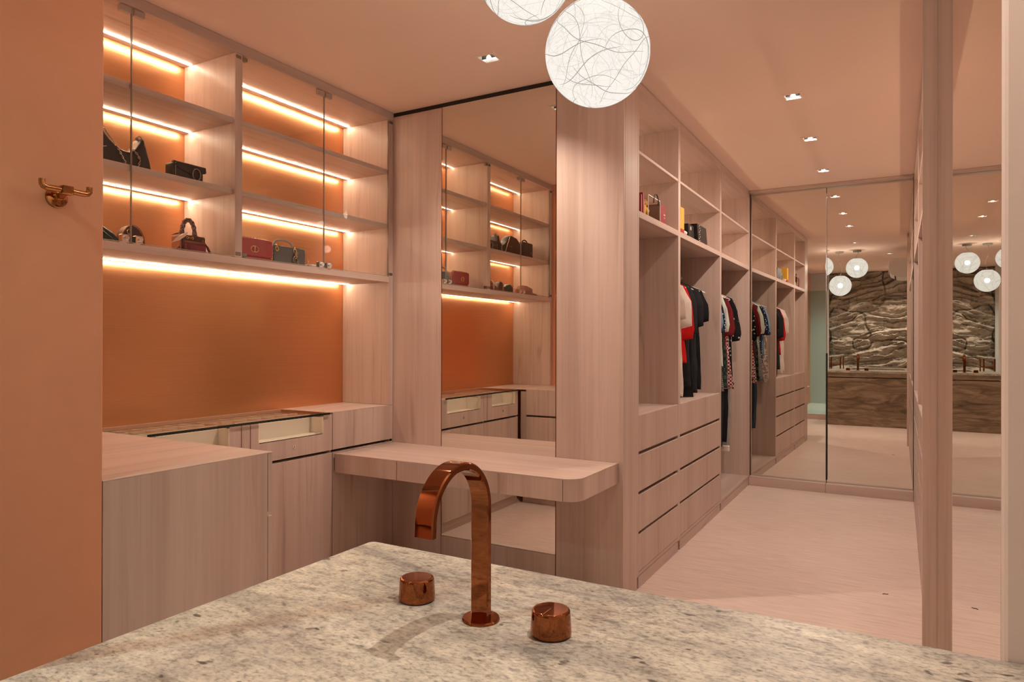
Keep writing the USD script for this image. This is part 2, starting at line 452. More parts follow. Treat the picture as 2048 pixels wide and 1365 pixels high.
fabric('cloth_houndstooth', (0.03, 0.03, 0.035), (0.40, 0.38, 0.36), 120.0, 'check')
fabric('cloth_grey', (0.33, 0.31, 0.29))
fabric('denim', (0.05, 0.075, 0.11))
fabric('fur_pink', (0.45, 0.24, 0.20))
fabric('scarf', (0.30, 0.20, 0.17), (0.12, 0.07, 0.07), 60.0, 'noise')
plain('leather_black', (0.020, 0.016, 0.014), 0.45)
plain('leather_green', (0.012, 0.040, 0.030), 0.45)
plain('leather_red', (0.42, 0.055, 0.055), 0.5)
plain('leather_grey', (0.125, 0.125, 0.125), 0.6)
plain('leather_grey_light', (0.42, 0.33, 0.29), 0.5)
plain('leather_plum', (0.21, 0.030, 0.050), 0.5)
plain('leather_brown', (0.16, 0.045, 0.022), 0.45)
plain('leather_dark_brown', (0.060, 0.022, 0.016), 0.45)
plain('leather_tan', (0.30, 0.095, 0.045), 0.45)
plain('satin_pale', (0.80, 0.62, 0.50), 0.4)
plain('gunmetal', (0.30, 0.27, 0.23), 0.3, 1.0)
plain('red_card', (0.42, 0.018, 0.016), 0.45)
plain('dark_red_card', (0.26, 0.012, 0.014), 0.45)
plain('yellow_card', (0.72, 0.40, 0.03), 0.5)
plain('black_card', (0.013, 0.012, 0.012), 0.35)
plain('white_print', (0.75, 0.72, 0.68), 0.5)
plain('hanger_white', (0.72, 0.66, 0.60), 0.4)
glass('clear_plastic', (0.95, 0.93, 0.90), ior=1.5)

# ------------------------------------------------------------------ the setting
DOWN = [(-1.876, 3.05), (-0.563, 4.42), (-0.570, 5.40), (-0.575, 6.446), (-0.59, 2.74), (-0.15, 1.10), (-1.876, 1.75), (-0.75, -1.40), (-1.60, -1.10), (-0.05, -1.40)]
DW = 0.046
holes = [sg.box(x - DW, y - DW, x + DW, y + DW) for x, y in DOWN]
cp = sg.box(-3.45, -2.3, 1.3, 7.3).difference(shapely.union_all(holes))
cm = extrude(cp, 0.02)
cm.apply_translation((0, 0, H))
struct('ceiling', cat(cm, bx(-3.45, 1.3, -2.3, 7.3, H + 0.12, H + 0.16, 0)), 'ceiling_paint')
struct('floor', bx(-3.45, 1.3, -2.3, 7.3, -0.06, 0.0, 0), 'floor_sheet')
struct('wall_left', bx(-3.45, XP, -2.3, YP, 0, H, 0.004), 'plaster')
struct('wall_display', bx(-3.45, XB - 0.035, YP, YV + 0.25, 0, H, 0), 'plaster')
struct('wall_vanity', bx(-3.45, XW - 0.02, YV + 0.022, YV + 0.20, 0, H, 0), 'gap')
struct('wall_wardrobe', bx(-2.05, XW - 0.62, YV + 0.20, 7.3, 0, H, 0), 'plaster_pink')
struct('wall_end', bx(-2.05, 1.3, YM + 0.05, 7.3, 0, H, 0), 'plaster_pink')
struct('wall_mirror', bx(XM + 0.008, 0.60, 1.308, 3.40, 0, H, 0), 'plaster_pink')
struct('wall_partition', bx(0.1375, 1.3, 1.258, 1.306, 0, H, 0.004), 'plaster_pink')
struct('wall_wardrobe_right', bx(XR + 0.62, 1.3, 3.40, 7.3, 0, H, 0), 'plaster_pink')
struct('wall_right', bx(XBR, 1.3, -2.3, 1.257, 0, H, 0), 'plaster_pink')

# rock wall at the back of the bathroom
nx, nz = 300, 230
gx, gz = np.meshgrid(np.linspace(-2.03, XBR, nx), np.linspace(0, H, nz), indexing='ij')
tilt = gz - 0.20 * gx + 0.10 * (meshkit.fbm(np.stack([gx * 0.9, gx * 0 + 3, gz * 0.9], -1), 3, 4) - 0.5)
warp = meshkit.fbm(np.stack([gx * 1.5, gx * 0, gz * 1.5], -1), 4, 1)
lay = tilt * 3.1 + 1.3 * warp
saw = lay - np.floor(lay)
step = np.where(saw < 0.86, 0.25 + 0.75 * saw / 0.86, np.clip((1 - saw) / 0.14, 0, 1) * 1.0)
lay2 = tilt * 8.5 + 2.2 * warp + 2 * meshkit.fbm(np.stack([gx * 2.2, gx * 0 + 8, gz * 2.2], -1), 3, 7)
saw2 = lay2 - np.floor(lay2)
rough_n = meshkit.fbm(np.stack([gx * 3.5, gx * 0 + 5, gz * 5], -1), 5, 3) - 0.5
crack = np.abs(meshkit.fbm(np.stack([gx * 1.3, gx * 0 + 11, gz * 1.1], -1), 3, 9) - 0.5)
fine = np.abs(meshkit.fbm(np.stack([gx * 7, gx * 0 + 15, gz * 10], -1), 4, 13) - 0.5)
blocks = meshkit.noise(np.stack([gx * 2.6 + np.floor(lay) * 3.7, gx * 0, np.floor(lay) + 0.5], -1), 21)
disp = 0.11 * step + 0.06 * saw2 * (0.5 + warp) + 0.17 * rough_n - 0.08 * np.exp(-(crack / 0.012) ** 2) - 0.10 * fine + 0.06 * np.round(blocks * 3) / 3
gy = -2.12 + disp
v = np.stack([gx, gy, gz], -1).reshape(-1, 3)
ii = (np.arange(nx - 1)[:, None] * nz + np.arange(nz - 1)[None, :]).ravel()
f = np.vstack([np.stack([ii, ii + nz + 1, ii + 1], 1), np.stack([ii, ii + nz, ii + nz + 1], 1)])
rockm = trimesh.Trimesh(v, f[:, ::-1], process=False)
struct('wall_back', rockm, 'rock', True)
struct('wall_back_core', bx(-2.3, XBR, -2.3, -2.16, 0, H, 0), 'rock')


# ------------------------------------------------------------------ lamps
def spot(path, pos, target, power, cone, soft=1.0, radius=0.03, color=WARM):
    l = UsdLux.SphereLight.Define(stage, path)
    l.CreateRadiusAttr(radius)
    l.CreateIntensityAttr(float(power))
    l.CreateColorAttr(Gf.Vec3f(*color))
    l.CreateNormalizeAttr(True)
    sh = UsdLux.ShapingAPI.Apply(l.GetPrim())
    sh.CreateShapingConeAngleAttr(float(cone))
    sh.CreateShapingConeSoftnessAttr(float(soft))
    d = np.array(pos, float) - np.array(target, float)
    d /= np.linalg.norm(d)
    a = np.cross([0.0, 1.0, 0.0], d)
    a /= np.linalg.norm(a)
    b = np.cross(d, a)
    l.AddTransformOp().Set(Gf.Matrix4d(*map(float, a), 0, *map(float, b), 0, *map(float, d), 0, *map(float, pos), 1))


DLAB = ['square recessed ceiling downlight above the vanity desk', 'square recessed ceiling downlight nearest the big pendant globe over the aisle', 'square recessed ceiling downlight in the middle of the aisle row',
        'square recessed ceiling downlight closest to the mirrored end wall', 'square recessed ceiling downlight between the pendants and the aisle row', 'square recessed ceiling downlight beside the partition over the stone deck',
        'square recessed ceiling downlight over the return cabinet', 'square recessed ceiling downlight before the middle of the rock wall', 'square recessed ceiling downlight over the shower platform', 'square recessed ceiling downlight grazing the rock wall']
DPOW = [44, 31, 26, 28, 5, 40, 6, 38, 12, 48]
DCONE = [58, 85, 85, 85, 60, 37, 56, 48, 48, 48]
for i, (x, y) in enumerate(DOWN):
    t = thing('downlight', DLAB[i], 'downlight', (x, y, H), group='recessed ceiling downlights')
    fr = sg.box(x - 0.062, y - 0.062, x + 0.062, y + 0.062).difference(sg.box(x - 0.044, y - 0.044, x + 0.044, y + 0.044))
    m = extrude(fr, 0.003)
    m.apply_translation((0, 0, H - 0.003))
    part(t, 'trim_frame', m, 'ceiling_paint')
    w = 0.044
    part(t, 'housing', cat(bx(x - w, x - w + 0.003, y - w, y + w, H - 0.001, H + 0.085, 0), bx(x + w - 0.003, x + w, y - w, y + w, H - 0.001, H + 0.085, 0),
                           bx(x - w, x + w, y - w, y - w + 0.003, H - 0.001, H + 0.085, 0), bx(x - w, x + w, y + w - 0.003, y + w, H - 0.001, H + 0.085, 0), bx(x - w, x + w, y - w, y + w, H + 0.082, H + 0.085, 0)), 'fixture_white')
    part(t, 'baffle', bx(x - w + 0.003, x + w - 0.003, y - 0.004, y + 0.004, H + 0.002, H + 0.06, 0), 'dark')
    for s in (-1, 1):
        part(t, 'lens', bx(x - w + 0.006, x + w - 0.006, y + s * 0.022 - 0.015, y + s * 0.022 + 0.015, H + 0.035, H + 0.038, 0), 'lens')
    if DPOW[i]:
        spot(t.path + '/lamp', (0, 0, 0.003), (0, 0, -1), SPOT * DPOW[i], DCONE[i], soft=0.8 if i != 5 else 0.5, radius=0.012, color=WARM if i < 5 or i == 6 else (1.0, 0.90, 0.80))


mat('fibre', {'e': ('emission', {'color': (0.36, 0.32, 0.28), 'strength': 1.0})}, [], surface='e.emission')
mat('fibre_pale', {'e': ('emission', {'color': (0.66, 0.61, 0.56), 'strength': 1.0})}, [], surface='e.emission')


def fibres(c, r, n, seed, rad, zmax):
    g = np.random.default_rng(seed)
    out = []
    while len(out) < n:
        p = g.normal(size=3)
        p /= np.linalg.norm(p)
        d = np.cross(p, g.normal(size=3))
        d[2] *= 0.55
        d -= p * (d @ p)
        d /= np.linalg.norm(d)
        curl, wob = g.normal() * 1.1, g.uniform(1, 4)
        steps = int(g.uniform(14, 46))
        pts = []
        for i in range(steps):
            pts.append(p * r)
            p = p + d * 0.06
            p /= np.linalg.norm(p)
            s = np.cross(p, d)
            d = d + s * 0.06 * (curl + 1.2 * math.sin(i * 0.06 * wob * 3))
            d -= p * (d @ p)
            d /= np.linalg.norm(d)
        pts = np.array(pts)
        keep = pts[:, 2] < zmax
        if not keep.all():
            pts = pts[:max(int(np.argmin(keep)), 0)]
        if len(pts) < 10:
            continue
        w = rad * g.uniform(0.5, 1.3) * np.sin(np.linspace(0.15, math.pi - 0.1, len(pts))) ** 0.6
        out.append(tube(pts + np.asarray(c), w, 5))
    return cat(*out)


def globe(name, label, x, y, z, r, canopy_xy, wig):
    t = thing(name, label, 'pendant lamp', (x, y, z), group='marbled glass globe pendants')
    a = np.linspace(-math.pi / 2, math.radians(66), 40)
    prof = [(0, -r)] + [(r * math.cos(q), r * math.sin(q)) for q in a[1:]] + [(0, r * math.sin(a[-1]))]
    part(t, 'globe_shade', lathe(prof, 64, at=(x, y, z)), 'globe', 40)
    zt = z + r * math.sin(a[-1])
    sd = int(abs(x) * 1000)
    part(t, 'fibre', fibres((x, y, z), r + 0.0002, 34, sd, 0.0011, r * 0.90), 'fibre', True, label='dark hair thin fibres in the glass', kind='stuff')
    part(t, 'fibre', fibres((x, y, z), r + 0.0001, 90, sd + 1, 0.0006, r * 0.90), 'fibre_pale', True, label='faint hair thin fibres in the glass', kind='stuff')
    part(t, 'cap', lathe([(0, 0), (0.064, 0), (0.064, 0.006), (0.02, 0.012), (0, 0.014)], 32, at=(x, y, zt)), 'canopy_grey', 30)
    bulb = UsdLux.SphereLight.Define(stage, t.path + '/bulb')
    bulb.CreateRadiusAttr(0.035)
    bulb.CreateIntensityAttr(BULB)
    bulb.CreateNormalizeAttr(True)
    bulb.CreateColorAttr(Gf.Vec3f(1.0, 0.84, 0.70))
    cx, cy = canopy_xy
    s = np.linspace(0, 1, 14)
    pts = np.stack([x + (cx - x) * s ** 1.5 + wig * np.sin(s * math.pi * 2) * 0.02, y + (cy - y) * s ** 1.5 + wig * np.sin(s * math.pi * 3) * 0.012, zt + (H - 0.02 - zt) * s], -1)
    part(t, 'cord', tube(pts, 0.003, 6), 'canopy_grey', True)
    part(t, 'canopy', lathe([(0, 0), (0.06, 0), (0.062, 0.004), (0.062, 0.024), (0, 0.024)], 32, at=(cx, cy, H - 0.024)), 'canopy_grey', 30)


globe('pendant_lamp', 'lowest white marbled glass globe pendant, whole in view above the vanity', -0.831, 2.004, 2.313, 0.164, (-0.86, 1.75), 1.0)
globe('pendant_lamp', 'white marbled glass globe pendant cut by the top edge of the photo', -1.087, 1.996, 2.63, 0.158, (-1.08, 1.99), 0.6)
globe('pendant_lamp', 'highest white marbled globe pendant, seen only in the mirrors', -0.60, 1.86, 2.60, 0.16, (-0.60, 1.78), -0.8)

# ------------------------------------------------------------------ display cabinet with glass doors
t = thing('display_cabinet', 'tall pale wood handbag cabinet with glass doors and lit copper back', 'cabinet', (XB, YP, 1.785))
Y0, D0, D1, Y1 = 1.185, 2.266, 2.309, 3.442
part(t, 'top_panel', bx(XB, XL, YP + 0.002, YV - 0.002, 2.838, H - 0.002), 'wood_y')
part(t, 'trim', bx(XL - 0.001, XL + 0.004, YP + 0.002, YV - 0.001, 2.838, H - 0.001, 0.001), 'wood_edge')
part(t, 'side_panel', bx(XB, XL, Y1, YV - 0.002, ZC + 0.001, 2.838), 'wood_z')
part(t, 'side_panel', bx(XB, XL, YP + 0.002, Y0, ZC + 0.001, 2.838), 'wood_z')
part(t, 'divider', bx(XB, XL, D0, D1, 1.82, 2.838), 'wood_z')
part(t, 'bottom_shelf', bx(XB, XL, Y0, Y1, 1.783, 1.82), 'wood_y')
for a, b in ((Y0, D0), (D1, Y1)):
    for z in (2.134, 2.488):
        part(t, 'shelf', bx(XB, XL - 0.016, a, b, z - 0.001, z + 0.028), 'wood_y')
part(t, 'back_panel', bx(XB - 0.03, XB, YP + 0.002, YV, ZC, H - 0.002, 0), 'copper_panel', label='satin copper back panel')
for a, b in ((Y0, D0), (D1, Y1)):
    for z in (2.134, 2.488, 2.838):
        part(t, 'light_strip', bx(XB + 0.054, XB + 0.062, a + 0.004, b - 0.004, z - 0.004, z - 0.0005, 0.001), 'led', label='glowing LED strip')
part(t, 'light_strip', bx(XB + 0.054, XB + 0.062, Y0 + 0.004, Y1 - 0.004, 1.779, 1.7825, 0.001), 'led_low', label='glowing LED strip under the bottom shelf')
doors = [(Y0 + 0.004, 1.741), (1.746, D0 + 0.036), (D1 - 0.004, 2.872), (2.877, Y1 - 0.004)]
for k, (a, b) in enumerate(doors):
    d = part(t, 'glass_door', bx(XL - 0.013, XL - 0.005, a, b, 1.826, 2.832, 0.0005), 'pane_glass', label='frameless clear glass door')
    part(d, 'door_edge', cat(bx(XL - 0.0128, XL - 0.0052, a - 0.0012, a, 1.826, 2.832, 0), bx(XL - 0.0128, XL - 0.0052, b, b + 0.0012, 1.826, 2.832, 0)), 'glass_edge')
    part(d, 'door_edge', bx(XL - 0.0128, XL - 0.0052, a, b, 1.8235, 1.826, 0), 'glass_edge')
    hy = b if k in (0, 2) else a
    s = -1 if k in (0, 2) else 1
    # catch at the top of the meeting edges, lock block at the bottom
    part(d, 'clip', bx(XL - 0.020, XL + 0.002, hy + s * 0.004, hy + s * 0.052, 2.806, 2.832, 0.002), 'clip_grey')
    lk = part(d, 'lock', cat(bx(XL - 0.022, XL + 0.006, hy + s * 0.012, hy + s * 0.044, 1.8225, 1.856, 0.003)), 'chrome')
    part(lk, 'lock_barrel', lathe([(0, 0), (0.011, 0), (0.011, 0.010), (0.008, 0.013), (0.004, 0.013), (0.004, 0.009), (0, 0.009)], 20, 'x', (XL + 0.006, hy + s * 0.028, 1.84)), 'chrome', 30)
    oy = a if k in (0, 2) else b
    o = -s
    part(d, 'hinge', bx(XL - 0.020, XL + 0.002, oy + s * -0.0 - o * 0.004, oy - o * 0.036, 2.812, 2.830, 0.002), 'gunmetal')
    part(d, 'hinge', bx(XL - 0.020, XL + 0.002, oy - o * 0.004, oy - o * 0.036, 1.828, 1.846, 0.002), 'gunmetal')

# ------------------------------------------------------------------ base cabinet with glazed jewellery drawers
t = thing('base_cabinet', 'low pale wood cabinet with glass topped jewellery drawers under the copper panel', 'cabinet', (XL, YR, 0))
part(t, 'plinth', bx(XB, XL - 0.03, YR, YV - 0.002, 0, 0.08), 'wood_y')
part(t, 'carcass', cat(bx(XB, XB + 0.018, YR, YV - 0.002, 0.08, ZC - 0.02), bx(XB, XL - 0.022, YR, YV - 0.002, 0.08, 0.098), bx(XB, XL - 0.022, YR, YV - 0.002, 0.742, 0.755),
                       bx(XB, XL - 0.022, 2.938, 2.95, 0.098, ZC - 0.02), bx(XB, XL - 0.022, YV - 0.018, YV - 0.002, 0.098, ZC - 0.02), bx(XB, XL - 0.022, 2.325, 2.343, 0.098, ZC - 0.022), bx(XB, XL - 0.022, 1.79, 1.80, 0.098, ZC - 0.022)), 'wood_y')
part(t, 'countertop', bx(XB, XL, 2.908, YV - 0.002, ZC - 0.004, ZC, 0.0008), 'wood_y')
part(t, 'counter_strip', bx(XB, XB + 0.012, YR + 0.003, 2.906, ZC - 0.018, ZC - 0.0005), 'wood_y')
g1 = part(t, 'glass_top', bx(XB + 0.013, XL + 0.012, 1.806, 2.905, ZC - 0.010, ZC, 0.0005), 'top_glass', label='clear glass counter over the trays')
part(g1, 'glass_edge', bx(XL + 0.012, XL + 0.0145, 1.806, 2.905, ZC - 0.011, ZC + 0.0005, 0.0003), 'glass_edge_dark', label='dark polished glass edge')
zb, zt = 0.770, ZC - 0.012


def glazed_drawer(a, b, key):
    w0, w1, y0, y1 = 0.871, 0.970, a + 0.048, b - 0.068
    fr = sg.box(a, zb, b, zt).difference(sg.box(y0, w0, y1, w1 + 0.02))
    m = extrude(fr, 0.02)                                         # (y, z) outline
    m.vertices = np.stack([XL - 0.02 + m.vertices[:, 2], m.vertices[:, 0], m.vertices[:, 1]], 1)
    m.fix_normals()
    d = part(t, 'drawer', m, 'wood_z', label='drawer with a glazed window')
    part(d, 'window_glass', bx(XL - 0.012, XL - 0.009, y0, y1, w0, w1, 0), 'top_glass')
    part(d, 'window_lining', cat(bx(XL - 0.0205, XL - 0.0005, y0, y1, w0 - 0.004, w0, 0), bx(XL - 0.0205, XL - 0.0005, y0, y0 + 0.004, w0, w1, 0), bx(XL - 0.0205, XL - 0.0005, y1 - 0.004, y1, w0, w1, 0)), 'cream')
    part(d, 'window_stop', bx(XL - 0.0195, XL - 0.0002, y1, y1 + 0.007, w0, w1 + 0.004, 0), 'leather_dark_brown')
    tx0, tx1 = XB + 0.02, XL - 0.021
    part(d, 'tray', cat(bx(tx0, tx1, a + 0.012, b - 0.012, 0.860, 0.866, 0), bx(tx0, tx0 + 0.010, a + 0.012, b - 0.012, 0.866, 0.958, 0), bx(tx0, tx1, a + 0.012, a + 0.022, 0.866, 0.958, 0), bx(tx0, tx1, b - 0.022, b - 0.012, 0.866, 0.958, 0)), 'cream')
    n = 6
    for k in range(1, n):
        yy = a + (b - a) * k / n
        part(d, 'tray_divider', bx(tx0 + 0.01, tx1 - 0.136, yy - 0.005, yy + 0.005, 0.866, 0.973, 0), 'cream')
    part(d, 'tray_divider', bx(tx1 - 0.139, tx1 - 0.129, a + 0.023, b - 0.023, 0.866, 0.973, 0), 'cream')
    part(d, 'tray_divider', bx(tx0 + 0.115, tx0 + 0.125, a + 0.023, b - 0.023, 0.866, 0.9735, 0), 'cream')
    part(d, 'keyhole', cat(lathe([(0, 0), (0.010, 0), (0.010, 0.003), (0.0065, 0.003), (0.0065, 0.0015), (0, 0.0015)], 20, 'x', (XL, key, 0.826))), 'chrome', 30)
    part(d, 'key_slot', bx(XL + 0.001, XL + 0.0022, key - 0.0012, key + 0.0012, 0.821, 0.831, 0), 'dark')


glazed_drawer(1.806, 2.305, 2.06)
glazed_drawer(2.364, 2.936, 2.650)
part(t, 'stile', bx(XL - 0.02, XL, 2.309, 2.360, zb, zt), 'wood_z')
part(t, 'drawer', bx(XL - 0.02, XL, 2.941, YV - 0.003, zb, ZC - 0.0043, 0.0008), 'wood_z', label='plain drawer above the desk')
for a, b in ((1.806, 2.36), (2.364, 2.937), (2.942, YV - 0.003)):
    part(t, 'door', bx(XL - 0.02, XL, a, b, 0.085, 0.754), 'wood_z')

# ------------------------------------------------------------------ return cabinet beside the plaster wall
t = thing('return_cabinet', 'pale wood return cabinet with plain end panel behind the stone deck', 'cabinet', (XP, YR, 0))
part(t, 'countertop', bx(XL - 0.39, XP, YP + 0.0003, YR, ZC - 0.004, ZC, 0.0008), 'wood_y')
part(t, 'end_panel', bx(XP - 0.018, XP, YP + 0.0003, YR - 0.022, 0.0, ZC - 0.0042, 0.0008), 'wood_z')
part(t, 'carcass', cat(bx(XL + 0.002, XP - 0.02, YP + 0.003, YR - 0.05, 0.08, ZC - 0.019)), 'wood_z')
part(t, 'plinth', bx(XL + 0.002, XP - 0.02, YP + 0.003, YR - 0.05, 0, 0.08), 'wood_x')
part(t, 'drawer', bx(XL + 0.06, XP, YR - 0.02, YR, 0.770, ZC - 0.0045), 'wood_z')
part(t, 'door', bx(XL + 0.06, XP, YR - 0.02, YR, 0.085, 0.754), 'wood_z')
part(t, 'filler', bx(XL + 0.002, XL + 0.057, YR - 0.03, YR - 0.01, 0.08, ZC - 0.019), 'wood_z')

# ------------------------------------------------------------------ vanity wall, mirror and desk
XMA, XMB = -2.481, -1.694
t = thing('wall_panel', 'vertical grained wood wall panel between the glass cabinet and the vanity mirror', 'wall panel', (XL, YV, 0))
part(t, 'board', bx(XL - 0.012, XMA - 0.003, YV, YV + 0.02, 0.0, 2.862), 'wood_z')
part(t, 'mirror_bead', bx(XMA - 0.003, XMA - 0.0005, YV - 0.002, YV + 0.02, 0.0, 2.862, 0), 'copper')
t = thing('wall_panel', 'vertical grained wood wall panel right of the vanity mirror at the aisle corner', 'wall panel', (XMB, YV, 0))
part(t, 'board', bx(XMB + 0.003, XW - 0.0005, YV, YV + 0.02, 0.0, 2.862), 'wood_z')
part(t, 'mirror_bead', bx(XMB + 0.0005, XMB + 0.003, YV - 0.002, YV + 0.02, 0.0, 2.862, 0), 'copper')
struct('trim_1', bx(XL + 0.001, XW - 0.004, YV + 0.002, YV + 0.02, 2.863, H - 0.001, 0), 'dark')
t = thing('vanity_mirror', 'tall frameless mirror between wood panels behind the vanity desk', 'mirror', (XMA, YV, 0))
part(t, 'mirror_glass', bx(XMA, XMB, YV - 0.001, YV + 0.006, 0.194, 2.862, 0.0005), 'mirror')
part(t, 'backing', bx(XMA, XMB, YV + 0.0062, YV + 0.02, 0.194, 2.862, 0), 'dark')
part(t, 'kick_board', bx(XMA, XMB, YV - 0.004, YV + 0.02, 0.0, 0.193), 'wood_z')

YD, ZDB, XDL, XDR, RD = 2.945, 0.639, XL + 0.012, -1.318, 0.085
outline = [(XDL, YV - 0.002), (XDL, YD)] + [(XDR - RD + RD * math.sin(q), YD + RD - RD * math.cos(q)) for q in np.linspace(0, math.pi / 2, 14)] + [(XDR, YV - 0.002)]
t = thing('vanity_desk', 'wall hung pale wood vanity desk with rounded corner under the mirror', 'desk', (XDL, YV, ZDB))
m = extrude(sg.Polygon(outline), 0.006)
m.apply_translation((0, 0, ZD - 0.006))
part(t, 'desktop', m, 'wood_x', 20)
inner = sg.Polygon(outline).buffer(-0.018)
edge = sg.Polygon(outline).buffer(-0.0008).difference(inner)
part_l = edge.intersection(sg.box(-9, 0, -2.40 - 0.0015, 9))
part_m = edge.intersection(sg.box(-2.40 + 0.0015, 0, -1.3945 - 0.0015, 9))
part_r = edge.intersection(sg.box(-1.3945 + 0.0015, 0, 9, 9))
for nm, pg in (('apron_panel', part_l), ('drawer_front', part_m), ('apron_panel', part_r)):
    gs = [extrude(g_, ZD - 0.0065 - ZDB) for g_ in getattr(pg, 'geoms', [pg]) if g_.area > 1e-5]
    m = cat(*gs)
    m.apply_translation((0, 0, ZDB))
    part(t, nm, m, 'wood_z', 20)
m = extrude(inner, 0.012)
m.apply_translation((0, 0, ZDB + 0.004))
part(t, 'underside', m, 'wood_x')

# ------------------------------------------------------------------ wardrobes
ZS = [(2.476, 2.494), (2.110, 2.148)]
XWB = XW - 0.60
stile = thing('corner_stile', 'broad vertical wood stile at the corner between vanity and aisle', 'wood panel', (XW, YV, 0))
part(stile, 'board', bx(XW - 0.018, XW, YV + 0.0205, 3.704, 0.0, H - 0.002), 'wood_z')


def carcass(t, a, b, right=False, x0=XWB, x1=XW, s=1, th=0.024, lower='drawers', first=True, last=True, mirror=False):
    """Shelves, sides and plinth of one bay. s: +1 opens towards +x, -1 towards -x."""
    lo, hi = min(x0, x1), max(x0, x1)
    front = x1
    def fx(d):                                                     # a point d behind the front
        return front - s * d
    part(t, 'plinth', bx(*sorted((fx(0.0), fx(0.03))), a, b, 0, 0.067), 'wood_y')
    part(t, 'back_panel', bx(*sorted((x0, x0 + s * 0.008)), a, b, 0.067, H - 0.003), 'wood_z')
    part(t, 'floor_board', bx(*sorted((x0, fx(0.0))), a, b, 0.069, 0.092), 'wood_y')
    part(t, 'top_panel', bx(*sorted((x0, fx(0.0))), a, b, 2.826, H - 0.003), 'wood_y')
    for z0, z1 in ZS:
        part(t, 'shelf', bx(*sorted((x0, fx(0.003 if z1 - z0 < 0.03 else 0.0))), a + 0.0005, b - 0.0005, z0, z1), 'wood_y')
    for z in (2.494, 2.148):
        part(t, 'light_strip', bx(*sorted((x0 + s * 0.012, x0 + s * 0.024)), a + 0.03, b - 0.03, z + 0.0005, z + 0.008, 0.001), 'led_dim', label='LED strip at the back of the shelf')
    if lower == 'drawers':
        part(t, 'drawer_top', bx(*sorted((x0, fx(0.022))), a, b, 0.962, 0.980), 'wood_y')
        zz = [(0.094, 0.304), (0.321, 0.529), (0.549, 0.757), (0.777, 0.984)]
        for z0, z1 in zz:
            d = part(t, 'drawer', bx(*sorted((fx(0.02), fx(0.0))), a + 0.003, b - 0.003, z0, z1), 'wood_z')
        for z in (0.304, 0.529, 0.757):
            part(t, 'finger_channel', bx(*sorted((fx(0.06), fx(0.03))), a + 0.003, b - 0.003, z - 0.02, z + 0.03, 0), 'wood_edge')


LB = [(3.728, 4.520), (4.568, 5.739), (5.787, YE + 0.01)]
LN = ['wood wardrobe bay of drawers and shelves nearest the vanity corner, shelf of red books', 'middle wood wardrobe bay with shirts hanging above four drawers', 'open wood wardrobe bay of hanging clothes beside the mirrored doors']
units = []
for (a, b), lab, low in zip(LB, LN, ('drawers', 'drawers', 'open')):
    t = thing('wardrobe_unit', lab, 'wardrobe', (XW, a, 0), group='wardrobe bays along the left of the aisle')
    units.append(t)
    carcass(t, a, b, lower=low)
    part(t, 'side_panel', bx(XWB, XW, a - 0.024, a, 0.067, H - 0.003), 'wood_z')
    part(t, 'side_panel', bx(XWB, XW, b, b + (0.0235 if b < 6 else 0.03), 0.067, H - 0.003), 'wood_z')
    for z in ((1.938,) if low != 'open' else (1.938, 1.07)):
        part(t, 'hanging_rail', tube([(XW - 0.30, a, z), (XW - 0.30, b, z)], 0.012, 12), 'chrome', True)

RB = [(3.43, 5.37), (5.42, 6.95)]
RN = ['right hand wood wardrobe bay whose end panel meets the wall mirror', 'right hand wood wardrobe bay next to the mirrored end wall']
for (a, b), lab in zip(RB, RN):
    t = thing('wardrobe_unit', lab, 'wardrobe', (XR, a, 0), group='wardrobe bays along the right of the aisle')
    carcass(t, a, b, x0=XR + 0.60, x1=XR, s=-1)
    part(t, 'side_panel', bx(XR - (0.0235 if a < 4 else 0), XR + 0.60, a - 0.024, a, 0.0, H - 0.003), 'wood_z')
    part(t, 'side_panel', bx(XR, XR + 0.60, b, b + 0.024, 0.0, H - 0.003), 'wood_z')
    part(t, 'hanging_rail', tube([(XR + 0.30, a, 1.905), (XR + 0.30, b, 1.905)], 0.012, 12), 'chrome', True)

# ------------------------------------------------------------------ mirrors of the end wall and the right wall
XJ = -0.601


def mirror_door(label, xa, xb, eps):
    t = thing('mirror_door', label, 'mirror door', (xa, YM, 0), group='mirrored doors of the end wall')
    m = bx(xa, xb, YM, YM + 0.008, 0.088, 2.862, 0.0004)
    b_ = bx(xa, xb, YM + 0.0082, YM + 0.02, 0.088, 2.862, 0)
    R = trimesh.transformations.rotation_matrix(eps, [0, 0, 1], [xa if eps < 0 else xb, YM, 0])
    for q in (m, b_):
        q.apply_transform(R)
    part(t, 'mirror_glass', m, 'mirror')
    part(t, 'door_backing', b_, 'dark')
    return t


d1 = mirror_door('left mirrored door of the end wall, reflecting the wardrobe', XW + 0.004, XJ - 0.0015, math.radians(-1.1))
d2 = mirror_door('right mirrored door of the end wall, reflecting the stone deck and pendants', XJ + 0.0015, XR - 0.004, 0.0)
part(d2, 'finger_pull', bx(XJ - 0.003, XJ + 0.009, YM - 0.03, YM - 0.0145, 0.11, 1.30, 0.002), 'black_metal', label='long black finger pull')
part(d2, 'edge_profile', bx(XJ - 0.003, XJ + 0.003, YM - 0.028, YM - 0.0145, 1.30, 2.80, 0.001), 'chrome', label='thin bright metal edge strip')
struct('trim_2', bx(XW + 0.002, XR - 0.002, YE, YM + 0.02, 2.863, H - 0.001), 'wood_x')
for xa, xb in ((XW + 0.002, XJ - 0.001), (XJ + 0.001, XR - 0.002)):
    struct('baseboard_end', bx(xa, xb, YE, YM + 0.02, 0.0, 0.086), 'wood_x')
t = thing('wall_mirror', 'full height mirror on the side wall between partition and right wardrobe', 'mirror', (XM, 1.41, 0))
part(t, 'mirror_glass', bx(XM, XM + 0.007, 1.309, 3.404, 0.002, H - 0.002, 0.0005), 'mirror')

